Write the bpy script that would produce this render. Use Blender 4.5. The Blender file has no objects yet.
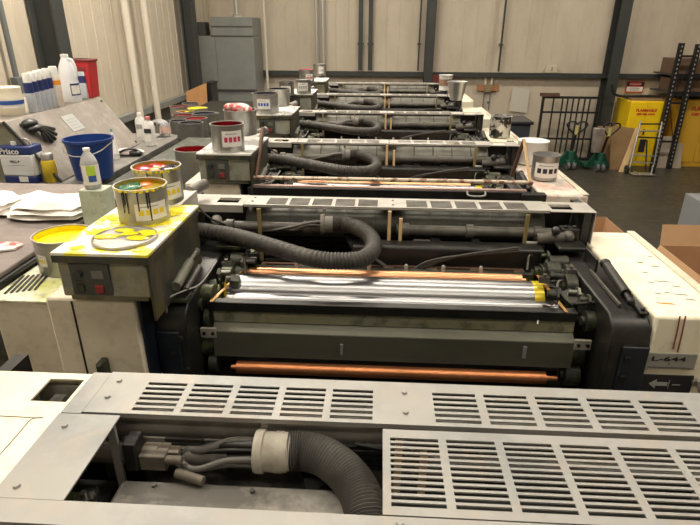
import bpy, bmesh, math, random
from mathutils import Vector, Matrix
random.seed(7)
PI = math.pi
S = bpy.context.scene
COL = S.collection
V = Vector

# ---------------------------------------------------------------- camera model
F = 541.0; CX, CY = 350.0, 262.5
PITCH, YAW, ROLL = math.radians(23.6), math.radians(3.0), math.radians(0.3)
CAM = V((0, 0, 3.0))
FWD = V((-math.sin(YAW)*math.cos(PITCH), math.cos(YAW)*math.cos(PITCH), -math.sin(PITCH)))
R0 = V((math.cos(YAW), math.sin(YAW), 0)); U0 = R0.cross(FWD)
RT = R0*math.cos(ROLL)+U0*math.sin(ROLL); UP = U0*math.cos(ROLL)-R0*math.sin(ROLL)
def ray(x, y): return FWD*F+RT*(x-CX)-UP*(y-CY)
def az(x, y, z):
    d = ray(x, y); return CAM+d*((z-CAM.z)/d.z)
def ay(x, y, Y):
    d = ray(x, y); return CAM+d*(Y/d.y)
def axx(x, y, X):
    d = ray(x, y); return CAM+d*(X/d.x)
def depth(p): return (V(p)-CAM).dot(FWD)

# ---------------------------------------------------------------- materials
MATS = {}
def mat(name, col, rough=.5, metal=0., dirt=None, dscale=6., damt=.5, bump=0., bscale=40., stretch=(1, 1, 1),
        dirt2=None, d2scale=2., d2amt=.5, rvar=0., emit=None, trans=0., ior=1.45, coat=0., lo=.45, hi=.7):
    if name in MATS: return MATS[name]
    m = bpy.data.materials.new(name); m.use_nodes = True
    nt = m.node_tree; b = nt.nodes['Principled BSDF']
    c4 = lambda c: (c[0], c[1], c[2], 1)
    b.inputs['Roughness'].default_value = rough; b.inputs['Metallic'].default_value = metal
    b.inputs['Base Color'].default_value = c4(col)
    if trans: b.inputs['Transmission Weight'].default_value = trans; b.inputs['IOR'].default_value = ior
    if coat: b.inputs['Coat Weight'].default_value = coat
    if emit:
        b.inputs['Emission Color'].default_value = c4(emit[0]); b.inputs['Emission Strength'].default_value = emit[1]
    tc = nt.nodes.new('ShaderNodeTexCoord'); mp = nt.nodes.new('ShaderNodeMapping')
    mp.inputs['Scale'].default_value = stretch
    geo = nt.nodes.new('ShaderNodeNewGeometry')
    nt.links.new(geo.outputs['Position'], mp.inputs['Vector'])
    cur = None
    def layer(cur, colr, sc, amt, lo, hi, det=6):
        n = nt.nodes.new('ShaderNodeTexNoise'); n.inputs['Scale'].default_value = sc; n.inputs['Detail'].default_value = det
        n.inputs['Roughness'].default_value = .65
        nt.links.new(mp.outputs[0], n.inputs['Vector'])
        r = nt.nodes.new('ShaderNodeMapRange'); r.inputs['From Min'].default_value = lo; r.inputs['From Max'].default_value = hi
        r.inputs['To Max'].default_value = amt
        nt.links.new(n.outputs['Fac'], r.inputs['Value'])
        mx = nt.nodes.new('ShaderNodeMix'); mx.data_type = 'RGBA'
        nt.links.new(r.outputs[0], mx.inputs['Factor'])
        if cur is None: mx.inputs['A'].default_value = c4(col)
        else: nt.links.new(cur, mx.inputs['A'])
        mx.inputs['B'].default_value = c4(colr)
        return mx.outputs['Result'], n
    if dirt: cur, n = layer(cur, dirt, dscale, damt, lo, hi)
    if dirt2: cur, _ = layer(cur, dirt2, d2scale, d2amt, .5, .62)
    if cur is not None: nt.links.new(cur, b.inputs['Base Color'])
    if rvar:
        n = nt.nodes.new('ShaderNodeTexNoise'); n.inputs['Scale'].default_value = 9; n.inputs['Detail'].default_value = 5
        nt.links.new(mp.outputs[0], n.inputs['Vector'])
        r = nt.nodes.new('ShaderNodeMapRange'); r.inputs['To Min'].default_value = max(0, rough-rvar); r.inputs['To Max'].default_value = min(1, rough+rvar)
        r.inputs['From Min'].default_value = .3; r.inputs['From Max'].default_value = .7
        nt.links.new(n.outputs['Fac'], r.inputs['Value']); nt.links.new(r.outputs[0], b.inputs['Roughness'])
    if bump:
        n = nt.nodes.new('ShaderNodeTexNoise'); n.inputs['Scale'].default_value = bscale; n.inputs['Detail'].default_value = 4
        nt.links.new(mp.outputs[0], n.inputs['Vector'])
        bp = nt.nodes.new('ShaderNodeBump'); bp.inputs['Strength'].default_value = bump; bp.inputs['Distance'].default_value = .01
        nt.links.new(n.outputs['Fac'], bp.inputs['Height']); nt.links.new(bp.outputs[0], b.inputs['Normal'])
    MATS[name] = m; return m

steel = mat('brushed stainless', (.335, .33, .31), .52, .2, dirt=(.18, .205, .215), dscale=6, damt=.85, rvar=.08, dirt2=(.42, .36, .30), d2scale=12, d2amt=.5)
steel_dim = mat('worn aluminium plate', (.47, .45, .41), .45, .25, dirt=(.30, .285, .255), dscale=7, damt=.7, rvar=.1)
polish = mat('polished cylinder steel', (.40, .40, .41), .28, 1.)
copper = mat('copper roller', (.80, .42, .22), .28, .9, dirt=(.45, .2, .09), dscale=4, damt=.5)
copper_dark = mat('oxidised copper roller', (.60, .24, .10), .35, .85, dirt=(.3, .12, .05), dscale=4, damt=.6)
blackrub = mat('black rubber roller', (.015, .015, .017), .22, 0)
hose_m = mat('dusty black hose', (.035, .032, .027), .6, 0, dirt=(.085, .075, .06), dscale=18, damt=.7, bump=.15, bscale=200)
hose_f = mat('dusty grey hose', (.10, .095, .088), .42, 0, dirt=(.20, .185, .16), dscale=9, damt=.7)
dusty = mat('dusty white plastic', (.40, .37, .31), .6, 0, dirt=(.16, .145, .12), dscale=20, damt=.7)
greycov = mat('dusty grey motor cover', (.37, .35, .31), .55, .1, dirt=(.10, .095, .085), dscale=6, damt=.9, lo=.4, hi=.56)
pipem = mat('grimy grey pipe', (.12, .112, .095), .45, .2, dirt=(.03, .028, .024), dscale=9, damt=.8)
dark = mat('greasy black iron', (.012, .012, .011), .42, .2, dirt=(.035, .032, .025), dscale=15, damt=.7)
dark2 = mat('dark olive casting', (.035, .038, .028), .42, .3, dirt=(.012, .012, .01), dscale=12, damt=.8, dirt2=(.12, .14, .04), d2scale=20, d2amt=.5)
navy = mat('dark blue press paint', (.008, .013, .022), .42, .1, dirt=(.02, .026, .034), dscale=14, damt=.5)
cream = mat('cream press paint', (.68, .62, .50), .5, 0, dirt=(.48, .42, .31), dscale=3, damt=.6, dirt2=(.25, .2, .13), d2scale=28, d2amt=.18)
creamtop = mat('worn cream cover top', (.86, .81, .64), .42, 0, dirt=(.72, .62, .42), dscale=3.5, damt=.6, dirt2=(.3, .27, .2), d2scale=15, d2amt=.25)
inkytop = mat('cream top smeared with red and blue ink', (.74, .68, .58), .45, 0, dirt=(.50, .12, .10), dscale=7, damt=.7, dirt2=(.16, .18, .25), d2scale=9, d2amt=.6)
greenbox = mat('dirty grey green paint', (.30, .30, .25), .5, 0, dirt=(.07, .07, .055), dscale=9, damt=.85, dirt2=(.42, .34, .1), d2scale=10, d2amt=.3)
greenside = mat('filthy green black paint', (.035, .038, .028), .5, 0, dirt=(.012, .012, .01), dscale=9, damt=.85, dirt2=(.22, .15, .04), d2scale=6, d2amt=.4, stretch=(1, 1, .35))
benchm = mat('grey steel bench top', (.16, .155, .145), .45, .3, dirt=(.12, .115, .10), dscale=7, damt=.7, dirt2=(.4, .38, .34), d2scale=12, d2amt=.3)
benchside = mat('dark green bench side', (.05, .058, .045), .55, 0, dirt=(.02, .02, .018), dscale=10, damt=.8, dirt2=(.2, .2, .16), d2scale=12, d2amt=.4)
lidm = mat('brown grey console lid', (.27, .24, .21), .5, .15, dirt=(.20, .18, .155), dscale=8, damt=.7, dirt2=(.44, .4, .36), d2scale=15, d2amt=.3)
blackp = mat('black plastic', (.018, .018, .02), .4)
redp = mat('red plastic', (.48, .02, .025), .4)
blue = mat('blue plastic bucket', (.010, .045, .22), .38, 0, dirt=(.006, .02, .09), dscale=10, damt=.4)
whitep = mat('white plastic', (.82, .82, .80), .4, 0, dirt=(.6, .58, .52), dscale=20, damt=.3)
milk = mat('milky jug plastic', (.80, .82, .86), .35)
clearp = mat('clear plastic', (.9, .92, .93), .12, 0, trans=.85, ior=1.3)
tin = mat('ink can tin', (.42, .41, .38), .38, .6, dirt=(.26, .25, .22), dscale=12, damt=.6)
rag = mat('white cotton rag', (.92, .89, .84), .9, 0, dirt=(.78, .73, .67), dscale=10, damt=.5, bump=.4, bscale=60)
ragp = mat('white rag stained red', (.80, .76, .72), .9, 0, dirt=(.62, .08, .08), dscale=12, damt=.9, lo=.5, hi=.56)
greycloth = mat('pinkish grey cloth', (.25, .215, .20), .9, 0, dirt=(.15, .13, .12), dscale=8, damt=.6, bump=.3, bscale=50)
ply = mat('orange plywood', (.52, .27, .11), .6, 0, dirt=(.38, .18, .07), dscale=5, damt=.7, stretch=(3, 3, .6))
board = mat('brown fibre board', (.30, .19, .09), .7, 0, dirt=(.2, .12, .05), dscale=6, damt=.5)
card = mat('brown cardboard', (.52, .32, .17), .8, 0, dirt=(.42, .25, .13), dscale=4, damt=.4)
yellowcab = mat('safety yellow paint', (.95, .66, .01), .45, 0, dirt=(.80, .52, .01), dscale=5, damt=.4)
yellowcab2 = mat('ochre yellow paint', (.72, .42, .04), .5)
rackm = mat('black rack steel', (.02, .02, .022), .5, .3)
green = mat('green pallet truck paint', (.012, .09, .055), .5)
alu = mat('silver hand truck tube', (.60, .60, .58), .35, .8)
olive = mat('dark steel primer', (.055, .058, .05), .6)
colm = mat('dark grey steel column', (.038, .043, .041), .55, .1, dirt=(.065, .07, .066), dscale=4, damt=.4)
colf = mat('grey steel column flange', (.13, .145, .145), .55, .1)
wallm = mat('beige metal wall panel', (.55, .485, .385), .6, 0, dirt=(.44, .385, .30), dscale=1.6, damt=.6, dirt2=(.34, .29, .22), d2scale=5, d2amt=.15, stretch=(1, 1, .5))
floorm = mat('dark grey concrete', (.055, .051, .040), .42, 0, dirt=(.032, .031, .024), dscale=1.2, damt=.7, rvar=.12, dirt2=(.085, .07, .05), d2scale=4, d2amt=.4)
ceilm = mat('dark ceiling panel', (.25, .24, .22), .8)
hutm = mat('grey green sheet metal', (.235, .25, .235), .5, .1, dirt=(.18, .19, .175), dscale=2.5, damt=.6)
pipew = mat('cream painted pipe', (.62, .57, .48), .5)
galv = mat('galvanised conduit', (.55, .55, .53), .4, .6)
rodm = mat('cream rod with rust chips', (.62, .54, .42), .5, 0, dirt=(.22, .09, .04), dscale=22, damt=.95, lo=.5, hi=.58)
rustm = mat('brown rusty steel', (.14, .075, .05), .6, .2, dirt=(.06, .035, .025), dscale=12, damt=.7)
drum_m = mat('grey green cylinder enamel', (.21, .205, .175), .45, .2, dirt=(.08, .08, .065), dscale=6, damt=.6)
wood = mat('pale wood strip', (.68, .48, .26), .6)
brass = mat('ink yellowed brass', (.50, .24, .08), .35, .5, dirt=(.35, .33, .03), dscale=25, damt=.7)
traym = mat('grey green tray metal', (.15, .15, .115), .4, .4, dirt=(.08, .08, .06), dscale=4, damt=.6, stretch=(.5, 1, 1))
ledgem = mat('pale ink stained ledge', (.46, .46, .34), .45, .3, dirt=(.55, .5, .15), dscale=12, damt=.5, dirt2=(.12, .13, .1), d2scale=20, d2amt=.6)
def ink(name, c, c2=None, sc=20): return mat(name, c, .16, 0, dirt=c2, dscale=sc, damt=1 if c2 else 0, lo=.48, hi=.53, bump=.5, bscale=25)
yel = ink('yellow ink', (.90, .74, .01)); redi = ink('dark red ink', (.16, .004, .010), (.09, .003, .008))
blk = ink('black blue ink', (.012, .012, .03)); olv = ink('olive ink', (.34, .25, .015)); redb = ink('bright red ink', (.55, .008, .012), (.30, .005, .01), 20); grn = ink('green ink', (.005, .06, .02), (.05, .2, .1), 40)
orng = ink('orange ink', (.85, .12, .01)); ryb = ink('red orange and black ink', (.62, .015, .02), (.75, .32, .01), 18)
magenta = ink('pink ink', (.75, .03, .22)); dred = ink('deep red ink', (.22, .006, .012)); silv = mat('grey ink skin', (.3, .3, .3), .3)
labw = mat('white paper label', (.78, .76, .72), .6); laby = mat('yellow print', (.80, .62, .02), .6); labr = mat('crimson print', (.60, .03, .10), .6)
labb = mat('blue print', (.03, .10, .38), .6); labn = mat('navy print', (.015, .03, .14), .5); txtk = mat('black print', (.02, .02, .02), .6); labg = mat('lime print', (.42, .62, .05), .6)
labred = mat('red print', (.55, .02, .02), .6); orgp = mat('orange print', (.85, .30, .01), .5); greyt = mat('grey print', (.35, .35, .34), .6)
yelcan = mat('yellow printed tin', (.72, .52, .03), .4, .2, dirt=(.5, .36, .05), dscale=20, damt=.5)
plateg = mat('engraved grey name plate', (.40, .40, .37), .4, .4)

# ---------------------------------------------------------------- mesh builder
class MB:
    def __init__(s, off=(0, 0, 0)): s.v = []; s.f = []; s.sm = []; s.o = V(off)
    def _add(s, vs, fs, smooth=False):
        n = len(s.v); s.v += [V(v)+s.o for v in vs]
        for f in fs: s.f.append([i+n for i in f]); s.sm.append(smooth)
        return s
    def box(s, x0, y0, z0, x1, y1, z1):
        vs = [(x, y, z) for z in (z0, z1) for y in (y0, y1) for x in (x0, x1)]
        return s._add(vs, [(0, 2, 3, 1), (4, 5, 7, 6), (0, 1, 5, 4), (2, 6, 7, 3), (0, 4, 6, 2), (1, 3, 7, 5)])
    def obox(s, c, size, rx=0, ry=0, rz=0):
        M = Matrix.Rotation(rz, 3, 'Z') @ Matrix.Rotation(ry, 3, 'Y') @ Matrix.Rotation(rx, 3, 'X')
        h = V(size)/2
        vs = [V(c)+M @ V((x*h.x, y*h.y, z*h.z)) for z in (-1, 1) for y in (-1, 1) for x in (-1, 1)]
        return s._add(vs, [(0, 2, 3, 1), (4, 5, 7, 6), (0, 1, 5, 4), (2, 6, 7, 3), (0, 4, 6, 2), (1, 3, 7, 5)])
    def hexa(s, p):  # 8 points: bottom ring 4, top ring 4
        return s._add(p, [(3, 2, 1, 0), (4, 5, 6, 7), (0, 1, 5, 4), (1, 2, 6, 5), (2, 3, 7, 6), (3, 0, 4, 7)])
    def slab(s, pts, th, n=None):  # planar polygon with thickness along normal
        pts = [V(p) for p in pts]
        if n is None: n = (pts[1]-pts[0]).cross(pts[2]-pts[0]).normalized()
        n = V(n); k = len(pts)
        vs = pts+[p-n*th for p in pts]
        fs = [list(range(k)), list(range(2*k-1, k-1, -1))]+[[(i+1) % k, i, i+k, (i+1) % k+k] for i in range(k)]
        return s._add(vs, fs)
    def cyl(s, p0, p1, r0, r1=None, seg=20, caps=True):
        p0, p1 = V(p0), V(p1); r1 = r0 if r1 is None else r1
        d = (p1-p0).normalized(); a = d.orthogonal().normalized(); b = d.cross(a)
        vs = []
        for p, r in ((p0, r0), (p1, r1)):
            for i in range(seg):
                t = 2*PI*i/seg; vs.append(p+(a*math.cos(t)+b*math.sin(t))*r)
        s._add(vs, [(i, (i+1) % seg, (i+1) % seg+seg, i+seg) for i in range(seg)], True)
        if caps:
            n = len(s.v)-2*seg
            s.f.append([n+i for i in range(seg-1, -1, -1)]); s.sm.append(False)
            s.f.append([n+seg+i for i in range(seg)]); s.sm.append(False)
        return s
    def lathe(s, c, prof, seg=32, axis='z', caps=False):
        c = V(c); vs = []
        for r, h in prof:
            for i in range(seg):
                t = 2*PI*i/seg
                if axis == 'z': vs.append(c+V((r*math.cos(t), r*math.sin(t), h)))
                else: vs.append(c+V((h, r*math.cos(t), r*math.sin(t))))
        fs = []
        for j in range(len(prof)-1):
            for i in range(seg): fs.append((j*seg+i, j*seg+(i+1) % seg, (j+1)*seg+(i+1) % seg, (j+1)*seg+i))
        s._add(vs, fs, True)
        n = len(s.v)-len(vs)
        if caps:
            s.f.append([n+i for i in range(seg-1, -1, -1)]); s.sm.append(False)
            m = n+(len(prof)-1)*seg
            s.f.append([m+i for i in range(seg)]); s.sm.append(False)
        return s
    def tube(s, path, r, seg=12, n=None, rib=0., ribn=0, tang=True):
        P = spline([V(p) for p in path], n or max(8, 6*len(path)))
        rings = []; a = None
        rr = (lambda k: r) if not callable(r) else r
        for i, p in enumerate(P):
            d = (P[min(i+1, len(P)-1)]-P[max(i-1, 0)]).normalized()
            if a is None: a = d.orthogonal().normalized()
            a = (a-d*a.dot(d)).normalized(); b = d.cross(a)
            rad = rr(i/(len(P)-1))+(rib*(0, .75, 1, .75)[i % 4] if ribn else 0)
            rings.append([p+(a*math.cos(2*PI*j/seg)+b*math.sin(2*PI*j/seg))*rad for j in range(seg)])
        vs = [v for q in rings for v in q]; fs = []
        for i in range(len(P)-1):
            for j in range(seg): fs.append((i*seg+j, i*seg+(j+1) % seg, (i+1)*seg+(j+1) % seg, (i+1)*seg+j))
        fs.append(list(range(seg-1, -1, -1))); m = (len(P)-1)*seg; fs.append([m+j for j in range(seg)])
        return s._add(vs, fs, True)
    def ball(s, c, r, sx=1, sy=1, sz=1, seg=16, rings=10):
        prof = [(max(1e-4, r*math.sin(PI*k/rings)), -r*math.cos(PI*k/rings)) for k in range(rings+1)]
        n = len(s.v); s.lathe((0, 0, 0), prof, seg); c = V(c)
        for i in range(n, len(s.v)):
            q = s.v[i]-s.o; s.v[i] = V((q.x*sx, q.y*sy, q.z*sz))+c+s.o
        return s
    def grid(s, x0, x1, y0, y1, z, th, holes):
        xs = sorted({x0, x1} | {h[0] for h in holes} | {h[1] for h in holes})
        ys = sorted({y0, y1} | {h[2] for h in holes} | {h[3] for h in holes})
        nx, ny = len(xs), len(ys)
        def solid(i, j):
            if i < 0 or j < 0 or i >= nx-1 or j >= ny-1: return False
            cx, cy = (xs[i]+xs[i+1])/2, (ys[j]+ys[j+1])/2
            return not any(h[0] < cx < h[1] and h[2] < cy < h[3] for h in holes)
        vs = [(x, y, zz) for zz in (z, z-th) for y in ys for x in xs]; K = nx*ny
        fs = []; I = lambda i, j: j*nx+i
        for i in range(nx-1):
            for j in range(ny-1):
                if not solid(i, j): continue
                q = [I(i, j), I(i+1, j), I(i+1, j+1), I(i, j+1)]
                fs.append(q); fs.append([k+K for k in reversed(q)])
                for (di, dj, a, b) in ((0, -1, 0, 1), (1, 0, 1, 2), (0, 1, 2, 3), (-1, 0, 3, 0)):
                    if not solid(i+di, j+dj): fs.append([q[b], q[a], q[a]+K, q[b]+K])
        return s._add(vs, fs)
    def build(s, name, m, parent=None, bevel=0, base=None, **tags):
        me = bpy.data.meshes.new(name)
        if parent is not None:
            root = parent
            org = V(root.get('_org', (0, 0, 0)))
        else:
            if base is None:
                xs = [v.x for v in s.v]; ys = [v.y for v in s.v]; zs = [v.z for v in s.v]
                base = ((min(xs)+max(xs))/2, (min(ys)+max(ys))/2, min(zs))
            org = V(base)
        me.from_pydata([tuple(v-org) for v in s.v], [], s.f)
        me.polygons.foreach_set('use_smooth', s.sm)
        me.materials.append(m); me.update()
        try: me.set_sharp_from_angle(angle=math.radians(50))
        except Exception: pass
        o = bpy.data.objects.new(name, me); COL.objects.link(o)
        if parent is not None: o.parent = parent; o['_org'] = tuple(org)
        else: o.location = org; o['_org'] = tuple(org)
        if bevel:
            md = o.modifiers.new('bevel', 'BEVEL'); md.width = bevel; md.segments = 2; md.limit_method = 'ANGLE'; md.angle_limit = math.radians(50)
        for k, v in tags.items(): o[k] = v
        return o
def spline(P, n):
    if len(P) == 2: return [P[0].lerp(P[1], i/n) for i in range(n+1)]
    Q = [P[0]*2-P[1]]+P+[P[-1]*2-P[-2]]; out = []
    for k in range(n+1):
        t = k/n*(len(P)-1); i = min(int(t), len(P)-2); u = t-i
        a, b, c, d = Q[i], Q[i+1], Q[i+2], Q[i+3]
        out.append(.5*((2*b)+(c-a)*u+(2*a-5*b+4*c-d)*u*u+(3*b-a-3*c+d)*u**3))
    return out
def thing(name, loc, label, cat, group=None):
    o = bpy.data.objects.new(name, None); COL.objects.link(o); o.location = V(loc); o.empty_display_size = .1
    o['_org'] = tuple(V(loc)); o['label'] = label; o['category'] = cat
    if group: o['group'] = group
    return o
def solo(mb, name, m, label, cat, group=None, bevel=0, kind=None):
    o = mb.build(name, m, None, bevel); o['label'] = label; o['category'] = cat
    if group: o['group'] = group
    if kind: o['kind'] = kind
    return o
def struct(mb, name, m): return mb.build(name, m, None, kind='structure')
def text(body, size, m, parent, origin, xdir, ydir, name='lettering', ext=.0004, sx=1., bold=.0, center=True):
    cu = bpy.data.curves.new('t', 'FONT'); cu.body = body; cu.size = size; cu.extrude = ext; cu.offset = bold; cu.resolution_u = 2
    if center: cu.align_x = 'CENTER'; cu.align_y = 'CENTER'
    to = bpy.data.objects.new('t', cu); COL.objects.link(to); bpy.context.view_layer.update()
    me = bpy.data.meshes.new_from_object(to.evaluated_get(bpy.context.evaluated_depsgraph_get()))
    bpy.data.objects.remove(to)
    X = V(xdir).normalized(); Y = V(ydir); Y = (Y-X*Y.dot(X)).normalized(); N = X.cross(Y)
    mb = MB()
    mb._add([V(origin)+X*v.co.x*sx+Y*v.co.y+N*v.co.z for v in me.vertices], [list(p.vertices) for p in me.polygons])
    return mb.build(name, m, parent)
def copy_tree(o, parent=None):
    c = o.copy(); COL.objects.link(c); c.parent = parent
    for ch in list(o.children): copy_tree(ch, c)
    return c

# ---------------------------------------------------------------- the room
WX, WY, WR, WF, H = -4.1, 13.9, 10.5, -5.0, 7.2
def ribwall(axis, c, a0, a1, z0, z1, sgn):
    mb = MB(); prof = []
    a = a0
    while a < a1:
        e = min(a+.30, a1)
        prof += [(a, 0), (a+.004, .007), (a+.012, .007), (a+.016, 0)]; a += .30
    prof = [p for p in prof if p[0] <= a1]+[(a1, 0)]
    vs = []
    for z in (z0, z1):
        for t, d in prof: vs.append((c+d*sgn, t, z) if axis == 'x' else (t, c+d*sgn, z))
    n = len(prof); fs = [(i, i+1, i+1+n, i+n) for i in range(n-1)]
    # back skin for thickness
    k = len(vs)
    for z in (z0, z1):
        for t in (a0, a1): vs.append((c-.06*sgn, t, z) if axis == 'x' else (t, c-.06*sgn, z))
    fs += [(k, k+2, k+3, k+1)]
    mb._add(vs, fs); return mb
struct(ribwall('x', WX, WF, WY, 0, H, 1), 'wall_left', wallm)
struct(ribwall('y', WY, WX, WR, 0, H, -1), 'wall_back', wallm)
struct(MB().box(WR, WF, 0, WR+.1, WY, H), 'wall_right', wallm)
struct(MB().box(WX, WF-.1, 0, WR, WF, H), 'wall_front', wallm)
struct(MB().box(WX-.1, WF-.1, -.1, WR+.1, WY+.1, 0), 'floor', floorm)
struct(MB().box(WX-.1, WF-.1, H, WR+.1, WY+.1, H+.1), 'ceiling', ceilm)
# girts (horizontal rails) on the walls
GZ = ay(430, 74.5, WY-.16).z
struct(MB().box(WX+.3, WY-.16, GZ-.05, WR, WY-.013, GZ+.05), 'trim_1', colm)
g = MB().box(WX+.02, WF, 1.60, WX+.13, WY-.3, 1.70); struct(g, 'trim_2', hutm)
struct(MB().box(WX+.02, WF, 1.34, WX+.05, WY-.3, 1.60), 'trim_3', olive)
def ibeam(x, y, w, d, ax):
    mb = MB(); t = .025
    if ax == 'y':   # flange faces the camera
        mb.box(x-w/2, y-d/2, 0, x+w/2, y-d/2+t, H-.02).box(x-w/2, y+d/2-t, 0, x+w/2, y+d/2, H-.02).box(x-t/2, y-d/2+t, 0, x+t/2, y+d/2-t, H-.02)
    else:
        mb.box(x-d/2, y-w/2, 0, x-d/2+t, y+w/2, H-.02).box(x+d/2-t, y-w/2, 0, x+d/2, y+w/2, H-.02).box(x-d/2+t, y-t/2, 0, x+d/2-t, y+t/2, H-.02)
    return mb
cols = [(WX+.18, axx(58, 20, WX+.3).y, .24, .30, 'x', 'dark steel I-beam column behind the row of spray cans on the left wall'),
        (WX+.24, axx(190, 50, WX+.20).y, .24, .24, 'x', 'dark steel column in the corner between left wall and grey metal enclosure'),
        (ay(430.5, 30, WY-.19).x, WY-.19, .20, .30, 'y', 'narrow dark column on the back wall above the middle of the press'),
        (ay(612.5, 68, WY-.28).x, WY-.24, .24, .42, 'y', 'wide grey steel column beside the tall barred gate and pallet trucks')]
for x, y, w, d, ax, lb in cols:
    o = solo(ibeam(x, y, w, d, ax), 'steel_column', colm if ax == 'x' or w < .3 else mat('mid grey column paint', (.065, .073, .07), .55), lb, 'column', 'steel columns along the walls')
def vpipe(name, x, y, r, z0, z1, m, lb, cat='pipe', grp=None, elbow=True):
    mb = MB().cyl((x, y, z0), (x, y, z1), r, seg=14)
    for z in (z0+.9, z0+2.4): mb.cyl((x, y, z), (x, y, z+.05), r*1.25, seg=14)
    return solo(mb, name, m, lb, cat, grp)
p = ay(161.5, 118, 5.4); q = ay(141, 118, 5.2)
def leanpipe(a, b, r, m, lb):
    mb = MB().cyl(a, b, r, seg=16).cyl(a, V(a)+V((0, 0, .06)), r*1.35, seg=16)
    return solo(mb, 'wall_pipe', m, lb, 'pipe', 'cream pipes by the left wall')
for (px, lb) in ((158.5, 'cream vertical pipe nearer the stacked ink cans, right of its twin'), (141, 'cream vertical pipe behind the white bottles, left of its twin')):
    P0 = ay(px, 119, 9.6 if px > 150 else 8.9)
    leanpipe((P0.x, P0.y, 0), (P0.x, P0.y, H-.02), .055, pipew, lb)
for px, lb, r in ((317, 'silver conduit on back wall, left one of the close pair above press end', .035), (323.5, 'silver conduit on back wall, right one of the close pair above press end', .045)):
    P0 = ay(px, 60, WY-.25); vpipe('conduit', P0.x, P0.y, r, 0, H-.02, galv, lb, grp='conduits on the back wall')
for px, lb, r in ((361, 'dark rail on back wall, left of the double strip mid press', .05), (371, 'dark rail on back wall, right of the double strip mid press', .05), (421, 'thin dark conduit on back wall just left of the narrow column', .018), (505, 'thin dark conduit on the back wall above the hanging paper', .018)):
    P0 = ay(px, 10, WY-.17)
    mb = MB().box(P0.x-r, P0.y-.03, 2.03, P0.x+r, P0.y+.03, H-.02)
    for z in (2.6, 4.1, 5.6): mb.box(P0.x-r-.02, P0.y-.035, z, P0.x+r+.02, P0.y+.12, z+.04)
    solo(mb, 'wall_conduit', colm, lb, 'conduit', 'dark conduits on the back wall')
P0 = axx(9, 45, WX+.10)
t = thing('conduit_drop', (P0.x, P0.y, 0), 'grey conduit with junction box on left wall at the left frame edge', 'conduit')
MB().cyl((P0.x, P0.y, 2.45), (P0.x, P0.y, H-.02), .03).build('pipe', colf, t)
MB().box(P0.x-.03, P0.y-.07, 2.3, P0.x+.05, P0.y+.07, 2.47).build('junction_box', colf, t, .004)

# lamps: fluorescent high bays hanging in rows
def lamp(x, y, z, w, l, power, lb, colr=(1, .90, .76)):
    t = thing('ceiling_light', (x, y, z), lb, 'light', 'fluorescent high bay lights')
    MB().box(x-l/2-.05, y-w/2-.05, z+.02, x+l/2+.05, y+w/2+.05, z+.09).build('housing', whitep, t)
    tb = MB()
    for k in range(3):
        yy = y-w/2+w*(k+.5)/3; tb.cyl((x-l/2, yy, z), (x+l/2, yy, z), .014, seg=8)
    tb.build('tube', mat('lit fluorescent tube', (1, 1, 1), .5, emit=((1, .9, .75), 9)), t)
    MB().cyl((x-l/3, y, z+.09), (x-l/3, y, H), .006, seg=6).cyl((x+l/3, y, z+.09), (x+l/3, y, H), .006, seg=6).build('hanger', galv, t)
    L = bpy.data.lights.new('lamp', 'AREA'); L.shape = 'RECTANGLE'; L.size = l; L.size_y = w; L.energy = power; L.color = colr
    o = bpy.data.objects.new('lamp_glow', L); COL.objects.link(o); o.location = (0, 0, -.03); o.parent = t
lamps = [(-.2, -1.6, 6.0, 34), (-.2, .6, 6.0, 36), (-.2, 3.0, 6.0, 60), (-.2, 6.2, 6.2, 100), (-.2, 10.4, 6.2, 175),
         (-2.8, 1.8, 6.0, 90), (-2.5, 6.0, 6.2, 300), (3.4, .8, 6.0, 100), (5.2, 5.0, 6.2, 15), (5.4, 10.6, 6.2, 150)]
wd = ['above the photographer', 'over the first grilled plate', 'over the second press unit', 'over the middle of the press', 'over the far end of the press',
      'over the left desk', 'over the left bench', 'over the right hand cabinets', 'over the open floor', 'over the yellow cabinets']
for (x, y, z, pw), w_ in zip(lamps, wd): lamp(x, y, z, .32, 4.4 if x == -.2 else 1.9, pw, 'hanging fluorescent high bay light '+w_)
W = bpy.data.worlds.new('world'); S.world = W; W.use_nodes = True
W.node_tree.nodes['Background'].inputs[0].default_value = (.9, .8, .65, 1); W.node_tree.nodes['Background'].inputs[1].default_value = .02

# ---------------------------------------------------------------- the press
PIT = 1.295
LG = [(-.455+.094*k, -.455+.094*k+.080) for k in range(5)]
RG = [(.118+.100*k, .118+.100*k+.084) for k in range(5)]
def rows(y0, n, p, w): return [(y0+p*i, y0+p*i+w) for i in range(n)]
def screws(pts, parent, m=steel, r=.006):
    for p in pts:
        p = V(p); MB().cyl(p, p+V((0, 0, .004)), r, r*.75, seg=10).build('screw', m, parent)

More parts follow.
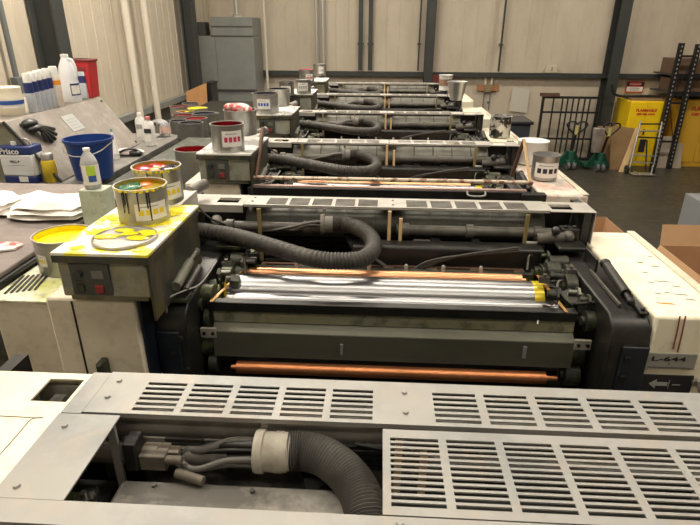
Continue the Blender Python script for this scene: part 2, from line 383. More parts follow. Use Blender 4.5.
def unit(k):
    Y0 = .855 if k == 0 else 2.15+PIT*(k-1)
    d = Y0-2.15; O = (0, d, 0)
    words = ['grilled steel top nearest the camera with ribbed hose in its open bay', 'exposed shiny steel cylinder between copper rollers, second from front',
             'raised cream guard rod and black guard panel, third from front', 'dark looping hose, fourth from the front', 'fifth printing unit from the front', 'last and farthest printing unit below the back wall']
    t = thing('printing_unit', (0, Y0, 0), ['offset printing unit nearest the camera with grilled steel top and ribbed hose', 'offset printing unit with '+words[1], 'offset printing unit with '+words[2],
              'offset printing unit with '+words[3], words[4]+', grey slotted cover and drum', words[5]][k], 'printing press', 'printing units in a row')
    B = lambda: MB(O)
    B().box(-.72, 1.42, 0, .90, 2.60, 1.84).build('machine_base', dark, t)
    sl = [(a, b, c, e) for (a, b) in LG+RG for (c, e) in rows(2.097, 6, .0158, .0088 if k == 0 else .0118)]
    b = B().grid(-.545, .685, 2.087, 2.215, 2.333, .003 if k == 0 else .0012, sl)
    b.box(-.545, 2.087, 2.323, .685, 2.089, 2.330).box(-.545, 2.213, 2.323, .685, 2.215, 2.330)
    gp = b.build('guard_plate', steel if k == 0 else steel_dim, t)
    screws([(-.517, 2.132+d, 2.333), (-.517, 2.184+d, 2.333), (.063, 2.12+d, 2.333), (.063, 2.18+d, 2.333)], gp)
    # supports under the plate, drum and pipes
    if k:
        B().grid(-.80, -.548, 2.08, 2.225, 2.331, .003, [(-.665, -.575, 2.115, 2.18)]).box(-.80, 2.08, 2.30, -.548, 2.082, 2.328).build('end_plate', steel_dim, t)
        B().grid(.688, .865, 2.085, 2.215, 2.331, .003, [(.70, .785, 2.115, 2.18)]).box(.863, 2.085, 2.05, .865, 2.3, 2.328).build('end_plate', steel_dim, t)
    else:
        B().grid(.688, .865, 2.085, 2.215, 2.333, .003, []).build('end_plate', steel, t)
    B().box(-.80, 2.09, 1.2, -.77, 2.28, 2.325).build('side_plate', dark, t); B().box(.825, 2.10, 1.2, .855, 2.28, 2.325).build('side_plate', dark, t)
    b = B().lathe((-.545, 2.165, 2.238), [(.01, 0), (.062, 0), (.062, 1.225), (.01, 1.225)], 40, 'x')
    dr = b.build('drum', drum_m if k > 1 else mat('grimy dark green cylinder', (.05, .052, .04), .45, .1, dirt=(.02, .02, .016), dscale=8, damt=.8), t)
    b = B()
    for i in range(10): B().lathe((-.49+i*.118, 2.165, 2.238), [(.0622, 0), (.0635, .001), (.0635, .006), (.0622, .007)], 32, 'x').build('ring', olive, dr)
    for xa_, xb_, fl_ in ((-.63, -.05, (-.62, -.3)), (.08, .70, (.1, .36, .63))):
        b = B().cyl((xa_, 2.085, 2.240), (xb_, 2.085, 2.240), .021)
        for x in fl_: b.cyl((x, 2.085, 2.240), (x+.03, 2.085, 2.240), .028)
        b.build('cross_pipe', pipem, t)
    B().cyl((.64, 2.06, 2.225), (.74, 2.05, 2.235), .024).ball((.755, 2.05, 2.24), .026).build('valve', pipem, t)
    B().ball((.70, 2.03, 2.27), .018).cyl((.70, 2.03, 2.27), (.70, 2.06, 2.23), .007).build('ball_knob', blackp, t)
    B().ball((-.66, 2.08, 2.265), .022).cyl((-.66, 2.08, 2.265), (-.62, 2.085, 2.24), .008).build('ball_knob', greycov, t)
    # louvred back panel
    b = B().box(-.76, 2.232, 1.90, .82, 2.240, 2.303)
    b.build('back_panel', dark, t)
    b = B()
    for sx in range(8):
        x0 = -.50+sx*.157
        for i in range(6): b.obox((x0+.065, 2.207, 2.04+i*.024), (.12, .014, .003), rx=.6)
    b.build('louvre', olive, t)
    # vertical strips
    b = B().box(.043, 2.05, 2.15, .056, 2.060, 2.328).build('wood_strip', wood, t)
    B().box(.088, 2.045, 2.15, .101, 2.056, 2.30).build('wood_strip', wood, t)
    B().box(.15, 2.05, 2.15, .22, 2.09, 2.20).build('terminal_box', dusty if k else greycov, t, .003)
    for x in (-.485, .585): B().box(x, 2.055, 2.1, x+.015, 2.062, 2.325).build('bracket', mat('yellowed bracket', (.30, .24, .10), .5, .3) if k else steel, t)
    B().box(.60, 2.055, 2.20, .655, 2.06, 2.212).box(.605, 2.02, 2.165, .66, 2.025, 2.195).build('label_plate', labw, t)
    # slanted braces
    for x in (.36, .20, -.15): B().slab([(x, 2.12, 2.22), (x+.03, 2.12, 2.22), (x+.10, 2.0, 2.16), (x+.06, 2.0, 2.16)], .012).build('brace', dark, t)
    # cross beam, rail with bolts
    B().box(-.10, 1.985, 2.09, .66, 2.07, 2.205).build('cross_beam', dark, t, .012)
    b = B().grid(-.46, .58, 1.925, 1.985, 2.125, .01, [(-.44+i*.17, -.31+i*.17, 1.94, 1.97) for i in range(6)])
    rl = b.build('bolt_rail', rustm, t)
    b = B().box(-.50, 1.90, 2.06, .60, 1.925, 2.14); b.build('rail', dark2, t, .004)
    for i in range(6):
        x = -.31+i*.142
        B().cyl((x, 1.905, 2.135), (x, 1.905, 2.156), .008, seg=8).ball((x, 1.905, 2.158), .008, seg=8, rings=6).build('bolt', steel, rl)
    # rollers and cylinders
    b = B().lathe((-.505, 1.875, 2.125), [(.008, 0), (.008, .012), (.0235, .012), (.0235, 1.053), (.008, 1.053), (.008, 1.07)], 32, 'x', True)
    b.build('copper_roller', copper, t)
    b = B().lathe((-.60, 1.795, 2.085), [(.02, 0), (.02, .05), (.068, .05), (.068, 1.20), (.02, 1.20), (.02, 1.27)], 56, 'x', True)
    cy = b.build('plate_cylinder', polish, t)
    B().lathe((-.60, 1.795, 2.085), [(.0, .046), (.0695, .05), (.0695, .062), (.068, .062)], 48, 'x').build('inked_edge', mat('thin yellow ink film', (.55, .42, .02), .25, .3, dirt=(.7, .62, .02), dscale=30, damt=.8), cy)
    B().lathe((-.60, 1.795, 2.085), [(.0684, 1.165), (.0695, 1.17), (.0695, 1.20), (.06, 1.202)], 48, 'x').build('inked_edge', mat('thin yellow ink film', (.55, .42, .02), .25, .3, dirt=(.7, .62, .02), dscale=30, damt=.8), cy)
    B().lathe((-.53, 1.70, 2.085), [(.01, 0), (.040, 0), (.040, 1.16), (.01, 1.16)], 40, 'x').build('form_roller', polish, t)
    B().box(-.565, 1.60, 2.105, .668, 1.635, 2.140).build('guard_bar', dark, t, .003)
    b = B().box(-.555, 1.612, 2.06, .668, 1.625, 2.105).build('ink_ledge', ledgem, t)
    b = B().slab([(-.555, 1.58, 2.038), (.668, 1.58, 2.038), (.668, 1.625, 2.062), (-.555, 1.625, 2.062)], .006)
    b.box(-.555, 1.578, 1.94, .668, 1.586, 2.036); b.build('drip_tray', traym, t)
    B().box(.50, 1.573, 1.975, .512, 1.578, 2.02).box(-.115, 1.573, 1.965, -.105, 1.578, 2.005).build('scratch_plate', steel, t)
    B().lathe((-.50, 1.58, 1.895), [(.008, 0), (.008, .02), (.022, .02), (.022, 1.09), (.008, 1.09), (.008, 1.13)], 32, 'x', True).build('copper_roller', copper_dark, t)
    B().lathe((-.52, 1.50, 1.862), [(.01, 0), (.035, .0), (.035, 1.17), (.01, 1.17)], 32, 'x', True).build('rubber_roller', blackrub, t)
    # side frames
    def frame(x0, x1):
        pr = [(1.47, 1.2), (1.47, 2.10), (1.485, 2.155), (1.53, 2.185), (2.30, 2.185), (2.30, 1.2)]
        b = B(); n = len(pr)
        b._add([(x, y, z) for x in (x0, x1) for (y, z) in pr], [list(range(n-1, -1, -1)), [i+n for i in range(n)]]+[[i, (i+1) % n, (i+1) % n+n, i+n] for i in range(n)])
        return b
    fr = frame(.730, .850).build('side_frame', dark, t, .006); fl = frame(-.702, -.600).build('side_frame', dark, t, .006)
    B().box(.765, 1.462, 1.25, .848, 1.470, 2.10).build('front_panel', navy, fr, .004); B().box(-.700, 1.462, 1.25, -.625, 1.470, 2.10).build('front_panel', navy, fl, .004)
    for x, z, f_ in ((.785, 2.06, fr), (.785, 1.99, fr), (-.65, 2.02, fl), (-.61, 1.96, fl), (-.62, 2.08, fl)):
        B().cyl((x, 1.463, z), (x, 1.452, z), .010, seg=10).build('bolt', dark, f_)
    # bracket plates with bolts beside tray
    for x in (-.568, .692):
        bp = B().box(x-.027, 1.575, 2.015, x+.027, 1.585, 2.05).build('bracket_plate', dusty, t)
        for s_ in (-.014, .016): B().cyl((x+s_, 1.575, 2.033), (x+s_, 1.570, 2.033), .006, seg=8).build('bolt', dark, bp)
    # right: damper, guide rail, blocks
    B().cyl((.805, 1.60, 2.215), (.818, 1.80, 2.225), .017).cyl((.803, 1.56, 2.21), (.805, 1.60, 2.215), .009).ball((.82, 1.82, 2.225), .019).ball((.803, 1.555, 2.21), .014).build('damper', dark, t)
    B().box(.772, 1.56, 2.186, .780, 1.83, 2.200).build('guide_rail', mat('worn iron edge', (.10, .095, .08), .45, .4), t, .002)
    B().box(.792, 1.83, 2.186, .800, 1.95, 2.235).build('guide_rail', dark, t, .002)
    B().box(.818, 1.51, 2.186, .846, 1.66, 2.196).cyl((.832, 1.53, 2.196), (.832, 1.53, 2.205), .008, seg=8).cyl((.832, 1.62, 2.196), (.832, 1.62, 2.205), .008, seg=8).build('end_block', dark, t, .004)
    B().box(.70, 1.96, 2.21, .81, 2.05, 2.225).box(.73, 2.05, 2.16, .80, 2.10, 2.27).cyl((.75, 2.07, 2.27), (.75, 2.07, 2.28), .008, seg=8).cyl((.785, 2.07, 2.27), (.785, 2.07, 2.28), .008, seg=8).build('bearing_block', dark, t, .004)
    b = B(); rnd = random.Random(3)
    for (x, y, z, r, l) in ((.64, 1.90, 2.15, .04, .05), (.68, 1.80, 2.14, .045, .04), (.62, 1.86, 2.12, .035, .05), (.66, 1.94, 2.17, .03, .07), (.70, 1.87, 2.16, .035, .03), (.69, 1.70, 2.10, .05, .05), (.61, 1.94, 2.13, .025, .06), (.70, 1.62, 2.10, .035, .05), (.67, 1.64, 1.96, .045, .05), (.66, 1.62, 1.89, .045, .05)):
        b.cyl((x, y, z), (x+l, y, z), r, seg=18).cyl((x-.012, y, z), (x, y, z), r*.5, seg=12)
    for i in range(7):
        x, y, z = rnd.uniform(.60, .71), rnd.uniform(1.65, 2.0), rnd.uniform(2.08, 2.15)
        b.obox((x, y, z), (rnd.uniform(.02, .05), rnd.uniform(.03, .07), rnd.uniform(.015, .03)), rnd.uniform(-.4, .4), rnd.uniform(-.4, .4), rnd.uniform(-.5, .5))
    b.build('bearing', dark2, t, .002)
    B().cyl((.60, 1.80, 2.14), (.67, 1.80, 2.14), .012).build('lever', dark, t); B().cyl((.655, 1.635, 2.155), (.735, 1.64, 2.16), .007).build('lever', dark, t)
    B().slab([(.625, 1.60, 2.143), (.635, 1.60, 2.143), (.60, 1.84, 2.165), (.59, 1.84, 2.165)], .004).build('edge_strip', brass, t)
    B().slab([(-.560, 1.60, 2.143), (-.550, 1.60, 2.143), (-.50, 1.84, 2.150), (-.51, 1.84, 2.150)], .004).build('edge_strip', brass, t)
    B().lathe((.645, 1.79, 2.09), [(.0, 0), (.035, 0), (.04, .03), (.0, .035)], 24, 'x').build('inked_bearing', yel, t)
    B().lathe((-.62, 1.75, 2.10), [(.0, 0), (.03, 0), (.03, .05), (.0, .055)], 24, 'x').build('inked_bearing', mat('yellow green ink film', (.35, .45, .03), .25), t)
    # linkages, fittings and small tubes at both ends
    rnd = random.Random(21)
    for i in range(44):
        rt_ = (i % 5) > 1
        x = rnd.uniform(.585, .725) if rt_ else rnd.uniform(-.60, -.50)
        y = rnd.uniform(1.64, 2.06); z = rnd.uniform(2.10, 2.185); m_ = (dark2, dark, pipem, mat('oily steel fitting', (.22, .22, .19), .3, .8))[rnd.randrange(4)]
        b = B(); q = rnd.random(); dx = rnd.choice((-1, 1))*rnd.uniform(.02, .05)
        if q < .4: b.cyl((x, y, z), (x+dx, y+rnd.uniform(-.01, .01), z), rnd.uniform(.008, .018), seg=12).cyl((x, y, z), (x+dx*.25, y, z), rnd.uniform(.018, .026), seg=6)
        elif q < .7: b.tube([(x, y, z-.03), (x, y, z+.01), (x+dx, y-.03, z+.03), (x+dx*1.5, y-.08, z-.01)], .005, 8)
        else: b.obox((x, y, z), (.035, .02, .022), rnd.uniform(-.3, .3), 0, rnd.uniform(-.6, .6)).cyl((x, y, z), (x, y, z+.022), .007, seg=8)
        b.build('linkage', m_, t)
    # left cluster
    if k == 0: B = lambda: MB((0, d, -.06))
    B().box(-.712, 1.56, 2.187, -.66, 1.835, 2.272).build('motor_box', mat('dirty beige casing', (.26, .23, .18), .6, 0, dirt=(.09, .08, .055), dscale=14, damt=.8), t, .004)
    B().cyl((-.628, 1.50, 2.245), (-.635, 1.66, 2.260), .016).cyl((-.635, 1.66, 2.26), (-.64, 1.74, 2.262), .007).ball((-.64, 1.75, 2.262), .013).build('damper', mat('grimy green grey tube', (.18, .18, .14), .5, 0, dirt=(.06, .06, .04), dscale=20, damt=.7), t)
    B().cyl((-.605, 1.52, 2.225), (-.61, 1.68, 2.235), .009).build('tie_rod', pipem, t)
    b = B()
    for (x, y, z, r, l) in ((-.56, 1.90, 2.16, .035, .05), (-.57, 1.80, 2.15, .03, .04), (-.54, 1.86, 2.13, .03, .05), (-.56, 1.66, 2.13, .045, -.05), (-.57, 1.64, 2.06, .045, -.02), (-.60, 1.62, 1.96, .04, .04), (-.58, 1.60, 1.90, .035, .03), (-.59, 1.62, 2.12, .025, -.08), (-.52, 1.93, 2.14, .02, .04)):
        b.cyl((x, y, z), (x+l, y, z), r, seg=18)
    for i in range(8):
        x, y, z = rnd.uniform(-.60, -.50), rnd.uniform(1.65, 2.0), rnd.uniform(2.08, 2.16)
        b.obox((x, y, z), (rnd.uniform(.02, .05), rnd.uniform(.03, .07), rnd.uniform(.015, .03)), rnd.uniform(-.4, .4), rnd.uniform(-.4, .4), rnd.uniform(-.5, .5))
    b.build('bearing', dark2, t, .002)
    B().box(-.625, 1.92, 2.20, -.53, 2.0, 2.215).box(-.60, 2.0, 2.18, -.55, 2.04, 2.24).build('bearing_block', dark2, t, .003)
    B().box(-.70, 1.50, 2.185, -.60, 1.56, 2.20).cyl((-.68, 1.52, 2.2), (-.68, 1.52, 2.21), .009, seg=8).cyl((-.65, 1.535, 2.2), (-.65, 1.535, 2.21), .009, seg=8).build('end_block', dark2, t, .003)
    B().tube([(-.655, 1.465, 2.17), (-.645, 1.475, 2.215), (-.61, 1.51, 2.225), (-.575, 1.58, 2.22), (-.56, 1.72, 2.24)], .003, 8).build('cable', steel, t)
    B().tube([(-.71, 2.02, 2.34), (-.66, 2.0, 2.30), (-.60, 2.02, 2.26), (-.59, 1.96, 2.23), (-.64, 1.94, 2.22)], .004, 8).build('cable', dark, t)
    B = lambda: MB(O)
    # hose
    if k:
        pts = [az(330, 224, 2.262), az(344, 224, 2.262), az(360, 229, 2.26), az(371, 238, 2.25), az(373, 249, 2.24), az(362, 259, 2.235), az(338, 261, 2.235), az(310, 258, 2.24), az(270, 246, 2.245), az(235, 236, 2.25), az(205, 231, 2.25), az(192, 230, 2.25)]
        B().tube(pts, .0285, 16, 320, rib=.0035, ribn=1).build('ribbed_hose', hose_m, t)
        c0 = az(322, 224, 2.262)
    else:
        pts = [az(288, 451, 2.275), az(305, 451, 2.275), az(325, 457, 2.275), az(345, 472, 2.27), az(358, 490, 2.265), az(366, 513, 2.26), az(368, 540, 2.25), az(360, 600, 2.24)]
        MB().tube(pts, .0300, 24, 212, rib=.0065, ribn=1).build('ribbed_hose', hose_f, t)
        c0 = az(258, 451, 2.275)
    x, y, z = c0; oo = MB(O) if k else MB()
    hm = oo.lathe((x, y, z), [(.01, -.004), (.038, -.004), (.040, .0), (.040, .012), (.036, .014), (.036, .03), (.0375, .034), (.0375, .046), (.036, .05), (.036, .056), (.033, .058), (.033, .062)] if k == 0 else [(.01, -.004), (.040, -.004), (.040, .01), (.033, .012), (.033, .045), (.01, .045)], 36, 'x').build('hose_collar', dusty if k == 0 else mat('worn hose collar', (.16, .15, .13), .6), t)
    (MB(O) if k else MB()).slab([(x+.002, y+.03, z+.03), (x+.014, y+.03, z+.03), (x+.014, y+.03, z+.055), (x+.002, y+.03, z+.055)], .003).build('clip', dusty, hm)
    # cables entering the collar
    rnd = random.Random(11+k)
    for i in range(6):
        a = rnd.uniform(-.022, .022); c = rnd.uniform(-.02, .02); mb = MB(O) if k else MB()
        mb.tube([(x+.02, y+a, z+c), (x-.05, y+a*1.3, z+c*.6+.0), (x-.12, y+a*1.5+rnd.uniform(-.01, .015), z-.02+c*.5), (x-.20, y+rnd.uniform(-.01, .05), z-.03), (x-.27-rnd.uniform(0, .06), y+rnd.uniform(0, .06), z-.04)], rnd.choice((.004, .006, .008)), 8)
        mb.build('cable', mat('dusty grey cable', (.10, .095, .085), .5) if i % 3 else dark, t)
    for i in range(5):
        z1 = 2.24+rnd.uniform(-.03, .02)
        B().tube([(-.08+i*.01, 2.13, z1), (.05, 2.13+.01*i, 2.25-.005*i), (.2, 2.12, 2.235+rnd.uniform(-.01, .02)), (.38, 2.11, 2.25+rnd.uniform(-.005, .01)), (.62, 2.10, 2.21)], .0035, 6).build('cable', mat('dusty grey cable', (.10, .095, .085), .5) if i % 2 else dark, t)
    for i in range(3):
        B().tube([(-.02, 1.99, 2.16), (.04+.02*i, 1.97, 2.12-.008*i), (.12, 1.965, 2.10), (.2, 1.97, 2.15-.01*i), (.33, 1.97, 2.18), (.55, 1.98, 2.20+.008*i)], .005, 8).build('cable', mat('dark cable', (.05, .045, .04), .5), t)
    # right side cabinet
    ct = [creamtop, creamtop, inkytop, creamtop, creamtop, creamtop][k]
    b = B().box(.857, 1.49, .1, 1.100, 2.24, 2.196)
    sc = b.build('side_cabinet', ct if k == 2 else creamtop if k else cream, t, .010)
    B().box(1.070, 1.492, 2.196, 1.100, 2.24, 2.203).build('lip', cream, sc, .002)
    # left control box and cabinet
    if k:
        B().box(-1.0 if k > 1 else -.985, 1.385, 1.0, -.712, 1.99, 2.252).build('drive_cabinet', cream, t, .008); B().box(-.711, 1.40, 1.0, -.703, 1.99, 2.255).build('side_cover', navy, t)
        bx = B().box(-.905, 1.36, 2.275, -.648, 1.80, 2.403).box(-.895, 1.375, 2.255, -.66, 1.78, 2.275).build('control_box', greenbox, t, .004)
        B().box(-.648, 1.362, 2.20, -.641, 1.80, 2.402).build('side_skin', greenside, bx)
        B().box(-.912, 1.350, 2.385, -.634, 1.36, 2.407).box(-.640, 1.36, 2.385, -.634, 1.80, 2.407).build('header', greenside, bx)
        tm = mat('white top smeared with yellow ink', (.80, .78, .68), .4, 0, dirt=(.86, .76, .03), dscale=9, damt=1, lo=.50, hi=.53) if k == 1 else mat('white worn box top', (.74, .74, .70), .4, 0, dirt=(.16, .16, .155), dscale=7, damt=.85, lo=.5, hi=.56)
        B().box(-.912, 1.35, 2.407, -.634, 1.81, 2.415).build('box_top', tm, bx)
        pn = B().box(-.868, 1.352, 2.285, -.755, 1.36, 2.382).build('control_panel', olive, bx)
        B().cyl((-.842, 1.352, 2.352), (-.842, 1.338, 2.352), .012, seg=14).build('knob', blackp, pn)
        B().box(-.855, 1.346, 2.295, -.832, 1.352, 2.320).build('push_button', dark2, pn, .002)
        B().box(-.800, 1.345, 2.293, -.775, 1.352, 2.318).build('push_button', mat('dull red button', (.22, .015, .015), .5), pn, .002)
        B().box(-.805, 1.349, 2.338, -.772, 1.352, 2.362).build('dial', mat('dim dial', (.14, .14, .12), .5), pn)
        # pale rail with grip behind box
        rp = B().box(-.80, 1.83, 2.30, -.735, 2.10, 2.385).build('shelf_rail', steel_dim, t, .003)
        B().cyl((-.765, 2.10, 2.38), (-.725, 2.18, 2.39), .022).build('grip', greycov, rp)
    return t

U = [unit(0), unit(1), unit(2)]
for k in (3, 4, 5): U.append(unit(k))
u0, u1, u2 = U[0], U[1], U[2]
# --- unit 0 extras
MBt = lambda: MB()
sl = [(.033+.098*i, .033+.098*i+.084, a, b) for i in range(8) for (a, b) in rows(.606, 12, .0129, .0078) if .033+.098*i+.084 < .83]
gb = MBt().grid(.020, .865, .590, .777, 2.334, .003, sl).box(.020, .59, 2.322, .0215, .777, 2.331).build('grille_cover', steel, u0)
fb = MBt().grid(-.585, .865, .545, .588, 2.333, .003, []).box(-.585, .545, 2.29, .865, .548, 2.330).build('front_rail', steel, u0)
screws([(.045, .575, 2.333), (.14, .575, 2.333), (.30, .575, 2.333), (.46, .575, 2.333)], fb)
cp = MBt().grid(-.585, -.468, .588, .785, 2.3335, .003, []).build('corner_plate', steel, u0)
screws([(-.555, .75, 2.3335), (-.555, .61, 2.3335)], cp)
hp = MBt().grid(-.583, -.545, .787, .915, 2.3335, .003, []).build('joint_plate', steel, u0)
# cream operator side cover
cv = MBt().grid(-1.25, -.5855, .10, .912, 2.331, .004, [(-.664, -.592, .820, .892)]).box(-1.25, .907, 2.05, -.5855, .912, 2.327).build('side_cover', creamtop, u0)
a, b_, c = az(-60, 417, 2.331), az(44, 417, 2.331), az(6, 466, 2.331)
MBt().tube([(-.80, .63, 2.331), (-.645, .63, 2.331), (-.63, .64, 2.331), (-.63, .76, 2.331), (-.64, .772, 2.331), (-1.0, .772, 2.331)], .0012, 6, 60).build('hatch_seam', mat('dirty seam', (.2, .17, .12), .7), cv)
MBt().box(-.72, .80, 2.16, -.585, .905, 2.165).box(-.665, .86, 2.165, -.64, .90, 2.29).box(-.70, .895, 2.165, -.59, .90, 2.31).box(-.64, .87, 2.165, -.625, .90, 2.27).build('inner_bracket', greycov, u0)
MBt().box(-.58, .545, 2.0, -.50, .785, 2.17).build('dark_shelf', dark, u0)
# bay floor cover and louvre plate
mcv = MBt(); pr = [(.560, 2.10), (.560, 2.205), (.572, 2.228), (.60, 2.236), (.72, 2.236), (.735, 2.226), (.74, 2.10)]
n = len(pr); x0, x1 = -.455, -.015
mcv._add([(x, y, z) for x in (x0, x1) for (y, z) in pr], [list(range(n-1, -1, -1)), [i+n for i in range(n)]]+[[i, (i+1) % n, (i+1) % n+n, i+n] for i in range(n)])
mc = mcv.build('motor_cover', greycov, u0, .006)
for q in ((-.39, .715), (-.21, .712), (-.05, .71), (-.36, .66)): MBt().cyl((q[0], q[1], 2.236), (q[0], q[1], 2.241), .005, seg=8).build('screw', pipem, mc)
MBt().cyl((-.50, .845, 2.275), (.70, .845, 2.275), .035).build('air_duct', mat('dusty dark duct', (.15, .14, .12), .6, 0, dirt=(.07, .065, .055), dscale=12, damt=.8), u0)
pb = MBt().slab([(-.45, .80, 2.10), (.70, .80, 2.10), (.70, .80, 2.27), (-.45, .80, 2.27)], .004, (0, -1, 0)).build('slotted_panel', greycov, u0)
b = MB()
zt0 = ay(185, 438, .79).z; zt1 = ay(185, 462, .79).z
for x0, x1 in ((ay(166, 450, .79).x, ay(204, 450, .79).x), (ay(335, 450, .79).x, .05), (.10, .20)):
    for i in range(5):
        z_ = zt1+(zt0-zt1)*i/5; MB().box(x0, .792, z_, x1, .7965, z_+(zt0-zt1)*.11).build('slot', dark, pb)
b = MB().box(-.43, .75, 2.236, -.38, .79, 2.27).box(-.40, .765, 2.25, -.36, .785, 2.268).cyl((-.44, .775, 2.25), (-.40, .775, 2.25), .022).cyl((-.375, .745, 2.27), (-.345, .745, 2.27), .008).cyl((-.355, .735, 2.25), (-.30, .72, 2.247), .009)
b.build('solenoid_valve', mat('dusty brown valve', (.14, .12, .09), .6, .1, dirt=(.06, .05, .04), dscale=20, damt=.7), u0, .002)
rc = MB().box(-.455, .745, 2.236, -.43, .785, 2.30).cyl((-.46, .77, 2.285), (-.44, .77, 2.285), .014).build('connector_block', dark, u0, .003)
for i in range(5):
    MB().tube([(-.03+.02*i, .79, 2.285), (.02+.02*i, .785, 2.28), (.08, .782, 2.27-.006*i), (.16, .785, 2.255)], .004, 8).build('cable', dark, u0)
# --- unit 1 extras: name plate, arrow plate, rust runs, handle
fy = 1.4895
def onfront(px, py): return ay(px, py, fy)
def rect(px0, py0, px1, py1, m, name, th=.003, y=None):
    a = onfront(px0, py1); c = onfront(px1, py0)
    return MB().box(a.x, fy-th-.001, a.z, c.x, fy-.0005, c.z).build(name, m, u1, .001)
npl = rect(645, 369, 693, 352, plateg, 'name_plate')
a = onfront(668, 358.5); text('L-644', .022, txtk, npl, (a.x, fy-.0045, a.z), (1, 0, 0), (0, 0, 1), sx=2.1, bold=.0005)
a = onfront(668, 363.3); text('SP', .008, txtk, npl, (a.x, fy-.0045, a.z), (1, 0, 0), (0, 0, 1), name='small_lettering')
a0 = onfront(646, 366); a1 = onfront(691, 367)
MB().box(a0.x, fy-.0048, a0.z, a1.x, fy-.004, a0.z+.0012).build('engraved_line', txtk, npl)
for q in ((647, 354), (690, 355), (646, 368), (688, 368)):
    a = onfront(*q); MB().cyl((a.x, fy-.004, a.z), (a.x, fy-.007, a.z), .003, seg=8).build('screw', steel, npl)
apl = rect(641, 395, 688, 373.5, blackp, 'warning_plate')
a = onfront(657, 383)
MB().slab([(a.x-.028, fy-.005, a.z), (a.x-.006, fy-.005, a.z-.018), (a.x-.006, fy-.005, a.z+.018)], .001, (0, -1, 0)).box(a.x-.006, fy-.005, a.z-.007, a.x+.03, fy-.0043, a.z+.007).build('arrow', greyt, apl)
MB().box(a.x+.045, fy-.005, a.z-.003, a.x+.070, fy-.0043, a.z).box(a.x+.033, fy-.005, a.z-.016, a.x+.035, fy-.0043, a.z+.016).build('lettering', greyt, apl)
a = onfront(695, 381); MB().cyl((a.x, fy, a.z), (a.x, fy-.012, a.z), .014).obox((a.x+.008, fy-.018, a.z-.008), (.014, .01, .05), 0, -.35, 0).build('door_latch', greycov, u1, .002)
rr = mat('rust red run', (.30, .06, .03), .6)
for x0, y0, x1, y1, s_ in ((680, 316, 673, 349, 0), (685.5, 316, 677.5, 352, 1)):
    a = onfront(x0, y0); c = onfront(x1, y1)
    mb = MB(); mb.tube([(a.x, fy-.0006, a.z), ((a.x+c.x)/2+.001, fy-.0006, (a.z+c.z)/2), (c.x, fy-.0006, c.z)], .0022, 6, 12); mb.build('rust_run', rr, u1)
for (px, py, w, m_) in ((655, 266, .03, 0), (651, 282, .022, 0), (658, 293, .02, 0), (662, 281, .05, 0), (667, 292, .02, 0), (650, 256, .02, 0), (680, 294, .05, 0), (640, 262, .025, 1), (645, 272, .02, 0), (666, 303, .055, 2), (690, 299, .03, 0), (676, 286, .03, 0)):
    a = az(px, py, 2.198)
    if a.x < 1.065 and 1.5 < a.y < 2.2:
        MB().slab([(a.x-w*.5, a.y+.004, 2.1975), (a.x-w*.2, a.y-.004, 2.1975), (a.x+w*.5, a.y-.006, 2.1975), (a.x+w*.3, a.y+.003, 2.1975)], .001, (0, 0, 1)).build('paint_chip', [greyt, mat('brown chip', (.25, .2, .1), .6), orgp][m_], u1)
# left drive cabinets of the front units
lc = thing('operator_cabinet', (-1.4, 1.7, 0), 'low cream cabinet with slotted yellow stained top below the yellow ink can', 'cabinet')
MB().box(-1.228, 1.47, 0, -.992, 2.12, 2.19).build('body', cream, lc, .01)
yt = mat('cream top with yellow green stains', (.74, .72, .55), .45, 0, dirt=(.55, .60, .12), dscale=7, damt=.9, dirt2=(.12, .12, .08), d2scale=10, d2amt=.7)
MB().box(-1.233, 1.465, 2.19, -.995, 2.12, 2.196).build('top', yt, lc)
b = MB()
for i in range(9):
    a = az(50-5*i, 274+.4*i, 2.197); c = az(36-6*i, 290+.8*i, 2.197)
    if min(a.x, c.x) > -1.22: b.slab([(a.x, a.y, 2.1975), (a.x-.008, a.y, 2.1975), (c.x-.008, max(c.y, 1.48), 2.1975), (c.x, max(c.y, 1.48), 2.1975)], .002, (0, 0, -1))
b.build('vent_slot', dark, lc)
for px, py in ((51, 300), (71, 300)):
    a = ay(px, py, 1.384 if px > 60 else 1.468)
    yy = 1.384 if px > 60 else 1.468
    par = u1 if px > 60 else lc
    MB().box(a.x-.003, yy-.0005, 1.0, a.x+.003, yy+.001, 2.185 if px < 60 else 2.245).build('door_seam', dark, par)
a = ay(104, 368, 1.37)
MB().box(a.x-.011, 1.345, a.z-.03, a.x+.011, 1.388, a.z+.03).cyl((a.x, 1.345, a.z-.03), (a.x, 1.345, a.z+.03), .008).build('door_latch', dark2, u1, .004)
# --- unit 2 guard: rod, panel, arms
g0 = az(252, 177.5, 2.285); g1 = az(533, 182.5, 2.285); gy = (g0.y+g1.y)/2
gd = MB().cyl((g0.x, gy, 2.285), (g1.x, gy, 2.285), .010, seg=12)
gd.build('guard_rod', rodm, u2)
gd = MB().box(g0.x-.02, gy-.035, 2.15, g1.x+.02, gy-.02, 2.243).box(g1.x-.06, gy-.06, 2.19, g1.x+.06, gy-.01, 2.24).build('guard_panel', dark, u2, .004)
a = ay(476, 194, gy-.04); MB().tube([(a.x-.045, gy-.035, a.z+.012), (a.x-.04, gy-.06, a.z-.002), (a.x, gy-.065, a.z-.006), (a.x+.04, gy-.06, a.z-.002), (a.x+.045, gy-.035, a.z+.012)], .005, 10).build('handle', steel, gd)
MB().box(g0.x, gy-.015, 2.240, g1.x-.03, gy+.01, 2.248).build('guard_edge', mat('pinkish plate edge', (.55, .38, .33), .35, .4), u2)
c0 = az(255, 140, 2.6); 
A = V((g0.x+.02, gy, 2.285)); Bp = ay(263, 128, gy+.25); MB().cyl(A, Bp, .011, seg=10).build('guard_arm', rustm, u2)
Bq = ay(524, 140, gy+.12); MB().cyl((g1.x-.01, gy, 2.27), Bq, .008, seg=10).build('guard_arm', wood, u2)
